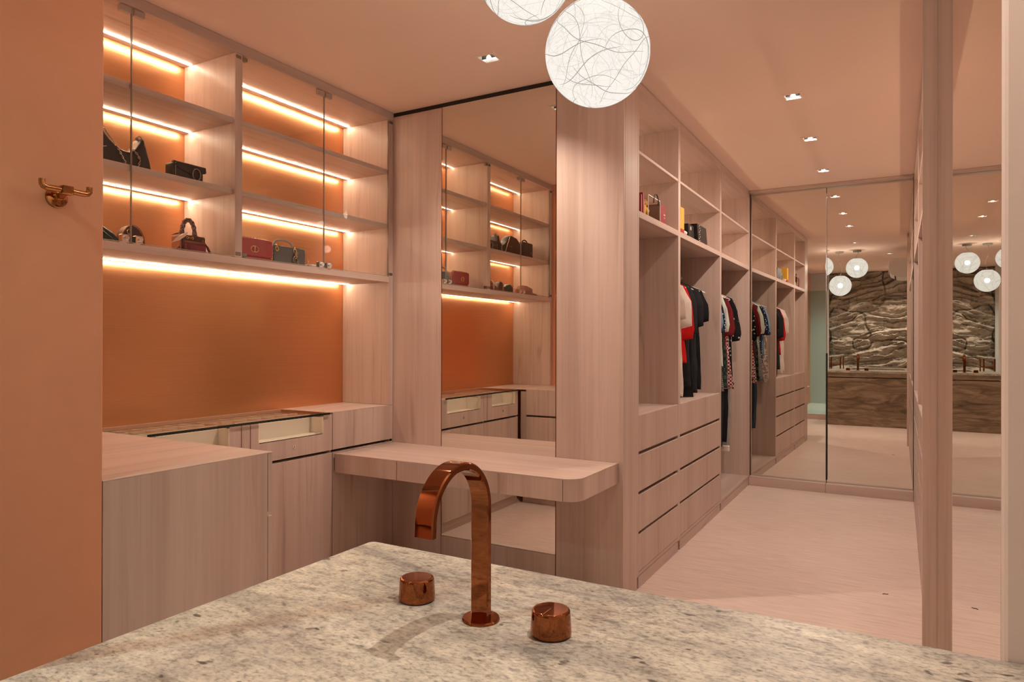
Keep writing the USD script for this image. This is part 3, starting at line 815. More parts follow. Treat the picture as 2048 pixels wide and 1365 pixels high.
# ------------------------------------------------------------------ stone deck, faucet and handles
t = thing('stone_deck', 'granite topped stone wash deck with brown veined front in the foreground', 'bath deck', (XC, YC, 0))
slab = sg.Polygon([(XC + 0.012, YC), (XBR - 0.003, YC), (XBR - 0.003, -0.62), (XC, -0.62), (XC, YC - 0.012), (XC + 0.004, YC - 0.004)])
basin = sg.box(-0.70, -0.25, 0.0, 0.54).buffer(0.08)
m = extrude(slab.difference(basin), 0.03)
m.apply_translation((0, 0, ZK - 0.03))
part(t, 'granite_slab', m, 'granite')
apron = sg.box(XC, -0.62, XBR - 0.003, YC).difference(sg.box(XC + 0.03, -0.59, XBR - 0.03, YC - 0.03))
m = extrude(apron, 0.075)
m.apply_translation((0, 0, ZK - 0.1055))
part(t, 'apron', m, 'brown_stone')
body = sg.box(XC + 0.008, -0.61, XBR - 0.003, YC - 0.008).difference(sg.box(XC + 0.04, -0.58, XBR - 0.03, YC - 0.04))
m = extrude(body, ZK - 0.118)
part(t, 'front_panel', m, 'brown_stone', label='brown veined stone front')
bs = extrude(basin.difference(basin.buffer(-0.03)), 0.30)
bs.apply_translation((0, 0, ZK - 0.33))
bb = extrude(basin, 0.03)
bb.apply_translation((0, 0, ZK - 0.36))
part(t, 'basin', cat(bs, bb), 'granite')

FX, FY = -0.625, 0.994
t = thing('basin_faucet', 'polished copper gooseneck faucet with flat ribbon spout on the granite', 'faucet', (FX, FY, ZK))
part(t, 'base_flange', lathe([(0, 0), (0.0325, 0), (0.0325, 0.003), (0.031, 0.005), (0, 0.005)], 48, at=(FX, FY, ZK)), 'copper', 30)
Rr, cy_, cz_ = 0.079, FY - 0.079, ZK + 0.197
path = [(FY, ZK + 0.004 + (cz_ - ZK - 0.004) * s) for s in np.linspace(0, 1, 6)]
path += [(cy_ + Rr * math.cos(q), cz_ + Rr * math.sin(q)) for q in np.linspace(0, math.pi, 40)[1:]]
path += [(cy_ - Rr - 0.001, cz_ - 0.017)]
path = np.array(path)
tg = np.gradient(path, axis=0)
tg /= np.linalg.norm(tg, axis=1, keepdims=True)
nr = np.stack([tg[:, 1], -tg[:, 0]], 1)
hw, ht, c = 0.0175, 0.0064, 0.0022
cs = [(-hw + c, -ht), (hw - c, -ht), (hw, -ht + c), (hw, ht - c), (hw - c, ht), (-hw + c, ht), (-hw, ht - c), (-hw, -ht + c)]
v, f = [], []
n = len(cs)
for p_, n_ in zip(path, nr):
    for a, b in cs:
        v.append((FX + a, p_[0] + n_[0] * b, p_[1] + n_[1] * b))
for i in range(len(path) - 1):
    for k in range(n):
        l = (k + 1) % n
        f += [[i * n + k, i * n + l, (i + 1) * n + l], [i * n + k, (i + 1) * n + l, (i + 1) * n + k]]
for k in range(1, n - 1):
    f += [[0, k, k + 1], [(len(path) - 1) * n, (len(path) - 1) * n + k + 1, (len(path) - 1) * n + k]]
m = trimesh.Trimesh(v, f, process=False)
m.fix_normals()
part(t, 'spout', m, 'copper', 30)
for label, x, y, mark in (('polished copper tap handle on the granite left of the faucet', -0.776, 1.012, False), ('polished copper tap handle with a scored top right of the faucet', -0.494, 1.000, True)):
    t = thing('tap_handle', label, 'tap handle', (x, y, ZK), group='copper tap handles on the deck')
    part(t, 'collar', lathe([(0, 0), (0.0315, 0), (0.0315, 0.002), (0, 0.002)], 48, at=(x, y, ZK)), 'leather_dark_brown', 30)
    part(t, 'knob', lathe([(0, 0.002), (0.0320, 0.002), (0.0334, 0.0032), (0.0338, 0.0055), (0.0318, 0.0375), (0.0311, 0.0402), (0.0294, 0.0418), (0.027, 0.0423), (0, 0.0424)], 72, at=(x, y, ZK)), 'copper', 40)
    if mark:
        part(t, 'marker', bx(x - 0.0006, x + 0.0006, y - 0.027, y + 0.0, ZK + 0.0423, ZK + 0.0429, 0), 'gold')

# second copper set on the deck, seen in the mirrors
t = thing('tub_filler', 'copper bridge filler with two posts on the deck, seen in the mirrors', 'faucet', (-1.03, 0.22, ZK))
for x in (-1.10, -0.95):
    part(t, 'post', tube([(x, 0.22, ZK), (x, 0.22, ZK + 0.21)], 0.012, 14), 'copper', True)
part(t, 'bridge', tube([(-1.10, 0.22, ZK + 0.07), (-0.95, 0.22, ZK + 0.07)], 0.009, 12), 'copper', True)
a = np.linspace(0, math.pi, 16)
part(t, 'spout', tube([(-0.90, 0.22, ZK)] + [(-0.90, 0.22 - 0.05 + 0.05 * math.cos(q), ZK + 0.17 + 0.05 * math.sin(q)) for q in a], 0.010, 12), 'copper', True)


# ------------------------------------------------------------------ robe hooks
def robe_hook(label, loc, ang):
    t = thing('robe_hook', label, 'robe hook', loc)
    c, s = math.cos(ang), math.sin(ang)
    def tr(m):
        R = np.eye(4)
        R[:3, :3] = np.array([[c, -s, 0], [s, c, 0], [0, 0, 1]])
        m.apply_transform(R)
        m.apply_translation(loc)
        return m
    part(t, 'wall_plate', tr(lathe([(0, 0), (0.0285, 0), (0.0285, 0.006), (0.026, 0.008), (0.013, 0.010), (0.010, 0.022), (0, 0.022)], 40, 'x')), 'brass', 30)
    part(t, 'stem', tr(tube([(0.01, 0, 0), (0.045, 0, 0.008), (0.052, 0.002, 0.013)], 0.0095, 14)), 'brass', True)
    def arm(sgn):
        q = [(0.052, sgn * y, z) for y, z in ((0.012, 0.014), (0.035, 0.0135), (0.050, 0.0135), (0.057, 0.0155), (0.0605, 0.0205), (0.061, 0.027), (0.061, 0.034))]
        return tr(tube(q, 0.0082, 14))
    part(t, 'prong', arm(1), 'brass', 40)
    part(t, 'prong', arm(-1), 'brass', 40)
    part(t, 'clamp_block', tr(bx(0.041, 0.063, -0.015, 0.015, 0.002, 0.026, 0.002)), 'brass')


robe_hook('double pronged polished brass robe hook on the left plaster wall', (XP, 1.018, 1.797), 0.0)
robe_hook('double pronged robe hook on the bathroom side wall, seen in the mirror', (XBR, -0.30, 1.76), math.pi)

# ------------------------------------------------------------------ shower corner and air conditioner, seen in the mirrors
struct('floor_shower', bx(XP, XC - 0.02, -2.05, 0.50, 0, 0.095, 0.003), 'white_plastic')
struct('wall_shower', bx(XP, XC - 0.22, -1.93, -1.90, 0.095, H - 0.002, 0), 'shower_tile')
struct('trim_3', bx(XP, XC - 0.02, 0.501, 0.52, 0, 0.097), 'wood_x')
t = thing('shower_screen', 'green tinted glass shower screen on a raised platform, seen in the mirror', 'shower screen', (XP, 0.47, 0.095))
part(t, 'glass_panel', bx(XP + 0.01, XC - 0.06, 0.465, 0.475, 0.10, 2.35, 0.001), 'shower_glass')
part(t, 'side_profile', bx(XC - 0.06, XC - 0.035, 0.455, 0.485, 0.097, 2.35, 0.002), 'white_plastic')
spot('/World/shower_light', (-1.62, -0.3, H - 0.03), (-1.62, -0.3, 0), 26, 75, color=(0.84, 1.0, 0.94))

t = thing('air_conditioner', 'white wall mounted split air conditioner, seen side on in the mirror', 'air conditioner', (XM, 1.75, 2.40))
prof = sg.Polygon([(XM - 0.001, 2.40), (XM - 0.001, 2.70), (XM - 0.24, 2.70), (XM - 0.27, 2.685), (XM - 0.285, 2.65), (XM - 0.285, 2.50), (XM - 0.26, 2.455), (XM - 0.16, 2.405), (XM - 0.12, 2.40)])
m = extrude(prof, 0.70)
m.vertices = np.stack([m.vertices[:, 0], 1.42 + m.vertices[:, 2], m.vertices[:, 1]], 1)
m.fix_normals()
part(t, 'body', m, 'white_plastic', 25)
part(t, 'louvre', hull([(XM - 0.283, y, z) for y in (1.45, 2.09) for z in (2.49, 2.498)] + [(XM - 0.19, y, z) for y in (1.45, 2.09) for z in (2.412, 2.418)]), 'dark')
part(t, 'front_flap', bx(XM - 0.292, XM - 0.2845, 1.43, 2.11, 2.50, 2.66, 0.002), 'white_plastic')


# ------------------------------------------------------------------ clothes
def garment(outline, y, th, seed, hem_wave=0.0, cx=XW - 0.30):
    """A hanging garment: its outline in (x, z) filled, thickened and folded."""
    poly = sg.Polygon(outline).buffer(0.004).buffer(-0.002).simplify(0.002)
    m = extrude(poly, 2.0)
    m = trimesh.Trimesh(*trimesh.remesh.subdivide_to_size(m.vertices * [1, 1, 0.01], m.faces, 0.035), process=True)
    v = m.vertices.copy()
    top = v[:, 2] > 0.01
    pts = shapely.points(v[:, 0], v[:, 1])
    dist = shapely.distance(poly.exterior, pts)
    puff = th * np.sqrt(np.clip(dist / 0.05, 0, 1))
    n1 = meshkit.fbm(np.stack([v[:, 0] * 16 + seed * 3.1, v[:, 1] * 3.0, v[:, 0] * 0 + seed], -1), 3, seed) - 0.5
    low = np.clip((0.0 - v[:, 1]) / 0.6, 0, 1)
    off = n1 * (0.020 + 0.05 * low)
    yy = y + np.where(top, 1, -1) * (0.002 + 0.5 * puff) + off
    xx = cx + v[:, 0] + 0.010 * (meshkit.noise(np.stack([v[:, 1] * 9, v[:, 0] * 4, v[:, 0] * 0 + seed], -1), seed) - 0.5)
    out = trimesh.Trimesh(np.stack([xx, yy, 1.868 + v[:, 1]], 1), m.faces, process=False)
    out.fix_normals()
    return out


def tee(half=0.22, sl=0.27, slz=-0.30, body=0.21, hem=-0.66):
    r = [(0.06, 0.012), (half * 0.6, -0.022), (half, -0.060), (sl - 0.005, -0.17), (sl + 0.004, slz), (sl - 0.085, slz - 0.02), (body - 0.01, -0.26), (body, -0.5), (body + 0.01, hem)]
    return r + [(-x, z) for x, z in r[::-1]]


def dress(half=0.20, w1=0.17, w2=0.24, hem=-0.95):
    r = [(0.05, 0.015), (half * 0.7, -0.03), (half, -0.075), (half - 0.01, -0.2), (w1, -0.35), (w1 + 0.02, -0.6), (w2, hem)]
    return r + [(-x, z) for x, z in r[::-1]]


def blouse(sl=0.285, slz=-0.42, body=0.20, hem=-0.72):
    r = [(0.06, 0.012), (0.13, -0.022), (0.205, -0.055), (0.25, -0.17), (sl, slz + 0.06), (sl - 0.01, slz), (sl - 0.075, slz - 0.01), (0.195, -0.27), (body, -0.5), (body + 0.012, hem)]
    return r + [(-x, z) for x, z in r[::-1]]


def hanger_mesh(y, cx=XW - 0.30, rail=1.938):
    arms = [(cx - 0.21, y, 1.803), (cx - 0.12, y, 1.848), (cx - 0.04, y, 1.878), (cx, y, 1.885), (cx + 0.04, y, 1.878), (cx + 0.12, y, 1.848), (cx + 0.21, y, 1.803)]
    hk = [(cx, y, 1.885), (cx, y, 1.905)] + [(cx + 0.019 * math.sin(q) , y, rail - 0.004 + 0.019 * math.cos(q) * -1) for q in np.linspace(0.2, 4.4, 14)]
    return tube(arms, 0.0048, 8), tube(hk, 0.0022, 6)


def on_hanger(name, label, catg, mesh, material, y, hlabel, group=None):
    h = thing('clothes_hanger', hlabel, 'hanger', (XW - 0.30, y, 1.85), group=group)
    a, k = hanger_mesh(y)
    part(h, 'arms', a, 'hanger_white', True)
    part(h, 'hook', k, 'chrome', True)
    if mesh is not None:
        g = thing(name, label, catg, (XW - 0.30, y, 1.835))
        part(g, 'cloth', mesh, material, 50)
        return g


B2 = [
    ('shirt', 'cream short sleeved shirt hanging first in the middle bay', 'shirt', tee(hem=-0.84), 'cloth_cream', 4.80),
    ('shirt', 'off white short sleeved shirt hanging before the red blouse', 'shirt', tee(sl=0.28, slz=-0.35, hem=-0.86), 'cloth_white', 4.92),
    ('shirt', 'bright red blouse hanging between white and black shirts', 'shirt', blouse(0.275, -0.44, 0.205, -0.62), 'cloth_red', 5.03),
    ('shirt', 'charcoal shirt hanging right after the red blouse', 'shirt', tee(sl=0.265, slz=-0.40, hem=-0.80), 'cloth_charcoal', 5.13),
    ('dress', 'long black dress reaching lowest in the middle bay', 'dress', dress(0.215, 0.19, 0.215, -0.98), 'cloth_black', 5.24),
    ('shirt', 'black short sleeved shirt among the dark clothes of the middle bay', 'shirt', tee(sl=0.265, slz=-0.34, hem=-0.86), 'cloth_charcoal', 5.34),
    ('shirt', 'black short sleeved shirt hanging last in the middle bay, before the empty hangers', 'shirt', tee(sl=0.275, slz=-0.30, hem=-0.84), 'cloth_black', 5.44),
]
for i, (nm, lab, cg, ol, mt, y) in enumerate(B2):
    on_hanger(nm, lab, cg, garment(ol, y, 0.055, i + 1), mt, y, 'white hanger carrying the ' + {0: 'cream shirt', 1: 'off white shirt', 2: 'red blouse', 3: 'charcoal shirt', 4: 'long black dress', 5: 'second last black shirt', 6: 'last black shirt'}[i] + ' of the middle bay')
for y in (5.54, 5.575, 5.61):
    on_hanger(None, None, None, None, None, y, 'empty white hanger at the end of the middle wardrobe bay', 'empty white hangers')
B3 = [
    ('dress', 'pale marbled dress hanging first in the bay by the mirrored doors', 'dress', dress(0.21, 0.20, 0.245, -0.92), 'cloth_marble', 5.86, 'pale marbled dress'),
    ('shirt', 'light blue shirt with navy cuffs in the bay by the mirrored doors', 'shirt', blouse(0.275, -0.36, 0.20, -0.62), 'cloth_blue', 5.96, 'light blue shirt'),
    ('shirt', 'navy shirt with small white dots', 'shirt', blouse(0.28, -0.38, 0.20, -0.70), 'cloth_navy_dot', 6.06, 'dotted navy shirt'),
    ('dress', 'black and grey houndstooth dress after the dotted navy shirt', 'dress', dress(0.20, 0.19, 0.24, -0.90), 'cloth_houndstooth', 6.15, 'houndstooth dress'),
    ('shirt', 'pale mint green shirt behind the houndstooth dress', 'shirt', blouse(0.27, -0.37, 0.20, -0.68), 'cloth_mint', 6.24, 'mint green shirt'),
    ('dress', 'dark green and black checked dress', 'dress', dress(0.21, 0.20, 0.235, -0.88), 'cloth_green_black', 6.33, 'green checked dress'),
    ('shirt', 'wine red shirt between the green and gingham dresses', 'shirt', blouse(0.275, -0.40, 0.20, -0.62), 'cloth_wine', 6.43, 'wine red shirt'),
    ('dress', 'red and white gingham dress with a banded hem', 'dress', dress(0.20, 0.19, 0.25, -0.90), 'cloth_gingham', 6.52, 'gingham dress'),
    ('dress', 'black dress with scattered white dots hanging last before the mirrored doors', 'dress', blouse(0.285, -0.45, 0.20, -0.80), 'cloth_black_dot', 6.66, 'dotted black dress'),
]
for i, (nm, lab, cg, ol, mt, y, sh) in enumerate(B3):
    g = on_hanger(nm, lab, cg, garment(ol, y, 0.038, i + 21), mt, y, 'white hanger carrying the ' + sh)
    if sh == 'light blue shirt':
        part(g, 'cuff', bx(XW - 0.30 + 0.205, XW - 0.30 + 0.277, y - 0.03, y + 0.03, 1.868 - 0.385, 1.868 - 0.345, 0.01), 'cloth_navy')


def pants(label, y, mt, length, cuff=None):
    h = thing('trouser_hanger', 'black clip hanger carrying the ' + label.replace(', ', ' that are '), 'hanger', (XW - 0.30, y, 1.05))
    part(h, 'bar', bx(XW - 0.49, XW - 0.075, y - 0.006, y + 0.006, 1.0, 1.018, 0.003), 'black_metal')
    hk = [(XW - 0.30, y, 1.018), (XW - 0.30, y, 1.035)] + [(XW - 0.30 + 0.018 * math.sin(q), y, 1.066 - 0.018 * math.cos(q)) for q in np.linspace(0.2, 4.4, 12)]
    part(h, 'hook', tube(hk, 0.0022, 6), 'chrome', True)
    for s in (-0.15, 0.15):
        part(h, 'clip', bx(XW - 0.30 + s - 0.012, XW - 0.30 + s + 0.012, y - 0.012, y + 0.012, 0.985, 1.022, 0.002), 'black_metal')
    r = [(0.185, 0.0), (0.19, -0.18), (0.175, -length)]
    l = [(-0.185, 0.0), (-0.19, -0.18), (-0.175, -length)]
    ol = r + [(0.02, -length), (0.004, -0.26), (-0.02, -length)] + l[::-1]
    m = garment(ol, y, 0.04, int(y * 100) % 17 + 40)
    m.apply_translation((0, 0, 0.995 - 1.868))
    g = thing('trousers', label, 'trousers', (XW - 0.30, y, 1.0))
    part(g, 'cloth', m, mt, 50)
    if cuff:
        part(g, 'cuff', cat(bx(XW - 0.30 + 0.018, XW - 0.30 + 0.183, y - 0.024, y + 0.024, 0.995 - length - 0.002, 0.995 - length + 0.055, 0.008), bx(XW - 0.30 - 0.183, XW - 0.30 - 0.018, y - 0.024, y + 0.024, 0.995 - length - 0.002, 0.995 - length + 0.055, 0.008)), cuff)


pants('dark denim jeans, first of the hung trousers', 6.24, 'denim', 0.54)
pants('charcoal trousers, second of the hung trousers', 6.38, 'cloth_charcoal', 0.55)
pants('black trousers, hanging just before the cuffed grey jeans', 6.56, 'cloth_black', 0.53)
pants('grey jeans with turned up pale cuffs', 6.66, 'cloth_grey', 0.63, 'cloth_white')

# ------------------------------------------------------------------ books, boxes and bags on the wardrobe shelves
ZSH = 2.148
xf = XW - 0.045


def book(name, label, cg, y0, y1, z1, depth, mt, x=xf):
    t = thing(name, label, cg, (x, (y0 + y1) / 2, ZSH))
    part(t, 'cover', cat(bx(x - depth, x, y0, y0 + 0.004, ZSH, z1, 0.001), bx(x - depth, x, y1 - 0.004, y1, ZSH, z1, 0.001), bx(x - 0.005, x, y0, y1, ZSH, z1, 0.001)), mt)
    part(t, 'pages', bx(x - depth + 0.006, x - 0.005, y0 + 0.004, y1 - 0.004, ZSH + 0.003, z1 - 0.004, 0), 'white_print')
    return t


book('book', 'slim crimson book at the near end of the wardrobe shelf', 'book', 3.885, 3.912, 2.280, 0.20, 'red_card')
book('book', 'thick red book beside the clear gift bag', 'book', 3.918, 3.952, 2.295, 0.20, 'dark_red_card')
t = thing('gift_box', 'small golden yellow box inside the row of red books', 'box', (xf - 0.08, 3.985, ZSH))
part(t, 'carton', bx(xf - 0.16, xf - 0.01, 3.962, 4.008, ZSH, 2.255, 0.002), 'yellow_card')
part(t, 'lid', bx(xf - 0.162, xf - 0.008, 3.960, 4.010, 2.235, 2.257, 0.001), 'gold')
t = thing('gift_bag', 'clear plastic gift bag with dark handles on the wardrobe shelf', 'bag', (xf - 0.06, 4.14, ZSH))
for z0, z1, y0, y1, x0, x1 in ((ZSH, 2.30, 4.022, 4.024, xf - 0.10, xf), (ZSH, 2.30, 4.258, 4.26, xf - 0.10, xf), (ZSH, 2.30, 4.022, 4.26, xf - 0.002, xf), (ZSH, 2.30, 4.022, 4.26, xf - 0.10, xf - 0.098)):
    part(t, 'sheet', bx(x0, x1, y0, y1, z0, z1, 0), 'clear_plastic')
part(t, 'piping', cat(bx(xf - 0.001, xf + 0.002, 4.020, 4.025, ZSH, 2.302, 0), bx(xf - 0.001, xf + 0.002, 4.257, 4.262, ZSH, 2.302, 0), bx(xf - 0.001, xf + 0.002, 4.02, 4.262, 2.298, 2.303, 0)), 'white_print')
for x in (xf + 0.002, xf - 0.10):
    a = np.linspace(0, math.pi, 16)
    part(t, 'handle', tube([(x, 4.175 + 0.048 * math.cos(q), 2.268 + 0.062 * math.sin(q)) for q in a], 0.004, 8), 'leather_dark_brown', True)
part(t, 'base', bx(xf - 0.099, xf - 0.003, 4.026, 4.256, ZSH + 0.001, ZSH + 0.03, 0.003), 'black_card')
t = thing('toy_bear', 'small amber plush bear inside the clear gift bag', 'toy', (xf - 0.05, 4.09, ZSH + 0.03))
part(t, 'body', cat(trimesh.creation.icosphere(2, 0.034).apply_translation((xf - 0.05, 4.08, ZSH + 0.064)), trimesh.creation.icosphere(2, 0.026).apply_translation((xf - 0.05, 4.08, ZSH + 0.112))), 'yellow_card', True)
for s in (-1, 1):
    part(t, 'ear', trimesh.creation.icosphere(1, 0.010).apply_translation((xf - 0.05, 4.08 + s * 0.020, ZSH + 0.134)), 'yellow_card', True)
    part(t, 'arm', trimesh.creation.icosphere(1, 0.014).apply_translation((xf - 0.036, 4.08 + s * 0.034, ZSH + 0.070)), 'yellow_card', True)
t = thing('gift_box', 'dark red box with small white lettering on the wardrobe shelf', 'box', (xf - 0.05, 4.325, ZSH))
part(t, 'carton', bx(xf - 0.10, xf, 4.268, 4.392, ZSH, 2.288, 0.002), 'dark_red_card')
tm = meshkit.text_mesh('R+R', 0.012, 0.0008, True)
tm.vertices = np.stack([xf + 0.0001 + tm.vertices[:, 2], 4.335 + tm.vertices[:, 0], 2.222 + tm.vertices[:, 1]], 1)
part(t, 'lettering', tm, 'white_print')
tm = meshkit.text_mesh('perfume', 0.004, 0.0008)
part(t, 'lettering', bx(xf, xf + 0.0008, 4.337, 4.372, 2.207, 2.210, 0), 'white_print')

t = thing('gift_box', 'tall yellow box with an orange foot behind the wardrobe divider', 'box', (xf - 0.05, 4.79, ZSH))
part(t, 'carton', bx(xf - 0.12, xf, 4.735, 4.824, ZSH + 0.05, 2.352, 0.002), 'yellow_card')
part(t, 'foot', bx(xf - 0.12, xf, 4.735, 4.824, ZSH, ZSH + 0.05, 0.002), 'red_card')
t = thing('scarf', 'pale folded scarf at the foot of the yellow box', 'scarf', (xf - 0.03, 4.90, ZSH))
part(t, 'fold', rounded(xf - 0.12, xf - 0.012, 4.84, 4.985, ZSH, ZSH + 0.034, 0.015), 'cloth_white', True)
part(t, 'fold', rounded(xf - 0.11, xf - 0.005, 4.835, 4.93, ZSH + 0.030, ZSH + 0.056, 0.011), 'cloth_white', True)
for i, (lab, y0, y1, z1, lean, tilt_) in enumerate((('black flat box standing behind the pale scarf', 4.86, 5.02, 2.243, 0.05, 0), ('glossy black folder leaning beside the black carrier', 5.03, 5.19, 2.276, 0.02, 0.02), ('black carrier box with a row of white dots down its side, last on the shelf', 5.22, 5.50, 2.300, 0.0, 0.03))):
    t = thing('gift_box', lab, 'box', (xf, y0, ZSH))
    x = xf - lean
    m = bx(x - 0.14, x, y0, y1, ZSH, z1, 0.002)
    m.vertices[:, 1] += (m.vertices[:, 2] - ZSH) / (z1 - ZSH) * -tilt_ * 1.5
    part(t, 'carton', m, 'black_card')
    part(t, 'edge', bx(x - 0.14, x - 0.001, y1 - 0.012, y1 + 0.004, ZSH, ZSH + 0.012, 0.001), 'black_card')
    if i == 2:
        for k in range(8):
            part(t, 'dot', trimesh.creation.icosphere(1, 0.0045).apply_translation((x, 5.24 + (k % 3) * 0.012, 2.290 - k * 0.016)), 'white_print')
    if i == 1:
        part(t, 'label_patch', bx(x, x + 0.001, y0 + 0.02, y0 + 0.06, 2.235, 2.262, 0), 'grey_felt')

# ------------------------------------------------------------------ handbags in the glass cabinet
ZB, ZM = 1.82, 2.164                                                # bottom shelf, second shelf


def yz_solid(poly, x0, x1):
    m = extrude(poly, x1 - x0)
    m.vertices = np.stack([x0 + m.vertices[:, 2], m.vertices[:, 0], m.vertices[:, 1]], 1)
    m.fix_normals()
    return m


def cushion(poly, x0, x1, r=0.012):
    """A (y, z) outline with softened rims between x0 and x1."""
    ms = []
    steps = [(0.0, r), (0.3, r * 0.35), (0.75, 0.0)]
    xs, ins = [], []
    for f_, i_ in steps:
        xs.append(x0 + r * f_ * 1.2), ins.append(i_)
    for f_, i_ in steps[::-1]:
        xs.append(x1 - r * f_ * 1.2), ins.append(i_)
    ring0 = None
    v, f = [], []
    base = poly.simplify(0.001)
    N = 64
    L = base.exterior.length
    for x, i_ in zip(xs, ins):
        q = base.buffer(-i_) if i_ else base
        if q.geom_type != 'Polygon':
            q = max(q.geoms, key=lambda g_: g_.area)
        ex = q.exterior
        pts = [ex.interpolate(ex.project(base.exterior.interpolate(k / N, normalized=True))) for k in range(N)]
        v += [(x, p.x, p.y) for p in pts]
    M = len(xs)
    for i in range(M - 1):
        for k in range(N):
            l = (k + 1) % N
            f += [[i * N + k, i * N + l, (i + 1) * N + l], [i * N + k, (i + 1) * N + l, (i + 1) * N + k]]
    side = trimesh.Trimesh(v, f, process=False)
    caps = []
    for x, i_ in ((xs[0], ins[0]), (xs[-1], ins[-1])):
        ring = [(p[1], p[2]) for p in v[:N]] if x == xs[0] else [(p[1], p[2]) for p in v[-N:]]
        pg = sg.Polygon(ring).buffer(0)
        if pg.geom_type != 'Polygon':
            pg = max(pg.geoms, key=lambda g_: g_.area)
        vv, ff = trimesh.creation.triangulate_polygon(pg, engine='earcut')
        caps.append(trimesh.Trimesh(np.c_[np.full(len(vv), x), vv], ff, process=False))
    m = cat(side, *caps)
    m.merge_vertices(digits_vertex=5)
    m.fix_normals()
    return m


def rr(y0, y1, z0, z1, r):
    return sg.box(y0 + r, z0 + r, y1 - r, z1 - r).buffer(r, 6)


def ring(cx, cy, cz, r, rad, plane='yz', n=20, a0=0, a1=2 * math.pi, sy=1.0, sz=1.0):
    full = abs(a1 - a0 - 2 * math.pi) < 1e-6
    q = np.linspace(a0, a1, n, endpoint=not full)
    if plane == 'yz':
        p = [(cx, cy + r * sy * math.cos(k), cz + r * sz * math.sin(k)) for k in q]
    else:
        p = [(cx + r * sy * math.cos(k), cy, cz + r * sz * math.sin(k)) for k in q]
    return tube(p, rad, 8, closed=full)


def deeper(s, top=1.95):
    """Sets bags back on the bottom shelf and sizes them to match."""
    k = (1.4 + (top - 1.4) * s - ZB) / (top - ZB)
    return lambda v: np.stack([v[:, 0] * s, v[:, 1] * s, ZB + (v[:, 2] - ZB) * k], 1)


SHIFT = deeper(1.012)
# red flap bag with a gold monogram
t = thing('handbag', 'dusty red flap handbag with a gold oval monogram clasp', 'handbag', (-2.98, 2.48, ZB))
part(t, 'body', cushion(rr(2.362, 2.574, ZB, 1.940, 0.014), -3.035, -2.962, 0.010), 'leather_red', 40)
part(t, 'flap', cushion(rr(2.360, 2.577, 1.850, 1.944, 0.016), -2.985, -2.956, 0.006), 'leather_red', 40)
em = part(t, 'monogram', cat(ring(-2.954, 2.451, 1.889, 0.020, 0.0024, a0=math.radians(52), a1=math.radians(308), sz=0.78),
                             ring(-2.954, 2.459, 1.889, 0.020, 0.0024, a0=math.radians(-128), a1=math.radians(128), sz=0.78), tube([(-2.953, 2.455, 1.876), (-2.953, 2.455, 1.902)], 0.0024, 8)), 'gold', True, label='gold interlocking letters C and D')
part(t, 'chain', chain([(-2.985, 2.365, 1.946), (-2.985, 2.45, 1.9485), (-2.983, 2.545, 1.9475), (-2.978, 2.572, 1.938), (-2.974, 2.582, 1.915), (-2.970, 2.583, 1.87), (-2.97, 2.582, 1.83)], 0.013, 0.0018), 'gold')
# grey top handle bag with round charms
t = thing('handbag', 'grey suede handbag with rigid light handle and round charms', 'handbag', (-3.0, 2.715, ZB))
part(t, 'body', cushion(rr(2.600, 2.832, ZB, 1.932, 0.008), -3.06, -2.978, 0.008), 'leather_grey', 40)
a = np.linspace(0, math.pi, 24)
part(t, 'handle', tube([(-3.0, 2.686 - 0.066 * math.cos(q), 1.932 + 0.034 * math.sin(q) ** 0.7) for q in a], 0.0062, 10), 'leather_grey_light', True, label='pale curved handle')
for yy in (2.622, 2.750):
    part(t, 'eyelet', ring(-2.976, yy, 1.912, 0.011, 0.0028), 'gold', True)
    part(t, 'handle_ring', tube([(-2.985, yy, 1.937), (-2.975, yy, 1.930), (-2.974, yy, 1.918)], 0.0026, 8), 'gold', True)
ch = part(t, 'charm', cat(ring(-2.970, 2.752, 1.862, 0.022, 0.004), ring(-2.968, 2.752, 1.862, 0.013, 0.003)), 'gunmetal', True, label='dark round charm with letters')
part(ch, 'charm_letter', cat(ring(-2.966, 2.755, 1.900, 0.0075, 0.0016), ring(-2.966, 2.748, 1.890, 0.0065, 0.0016), tube([(-2.966, 2.752, 1.905), (-2.966, 2.749, 1.868)], 0.0015, 6), tube([(-2.966, 2.742, 1.872), (-2.966, 2.762, 1.885)], 0.0014, 6)), 'gold', True)
part(t, 'chain', chain([(-3.0, 2.836, 1.918), (-2.995, 2.848, 1.905), (-2.985, 2.852, 1.88), (-2.978, 2.852, 1.85), (-2.974, 2.856, 1.826), (-2.972, 2.876, 1.824)], 0.012, 0.0014), 'gunmetal')
t = thing('folded_cloth', 'white folded cloth lying on the shelf beside the grey handbag', 'cloth', (-3.02, 2.91, ZB))
part(t, 'fold', rounded(-3.09, -2.955, 2.862, 2.975, ZB, ZB + 0.020, 0.009), 'cloth_white', True)
part(t, 'fold', rounded(-3.075, -2.965, 2.868, 2.955, ZB + 0.018, ZB + 0.034, 0.008), 'cloth_white', True)
SHIFT = None
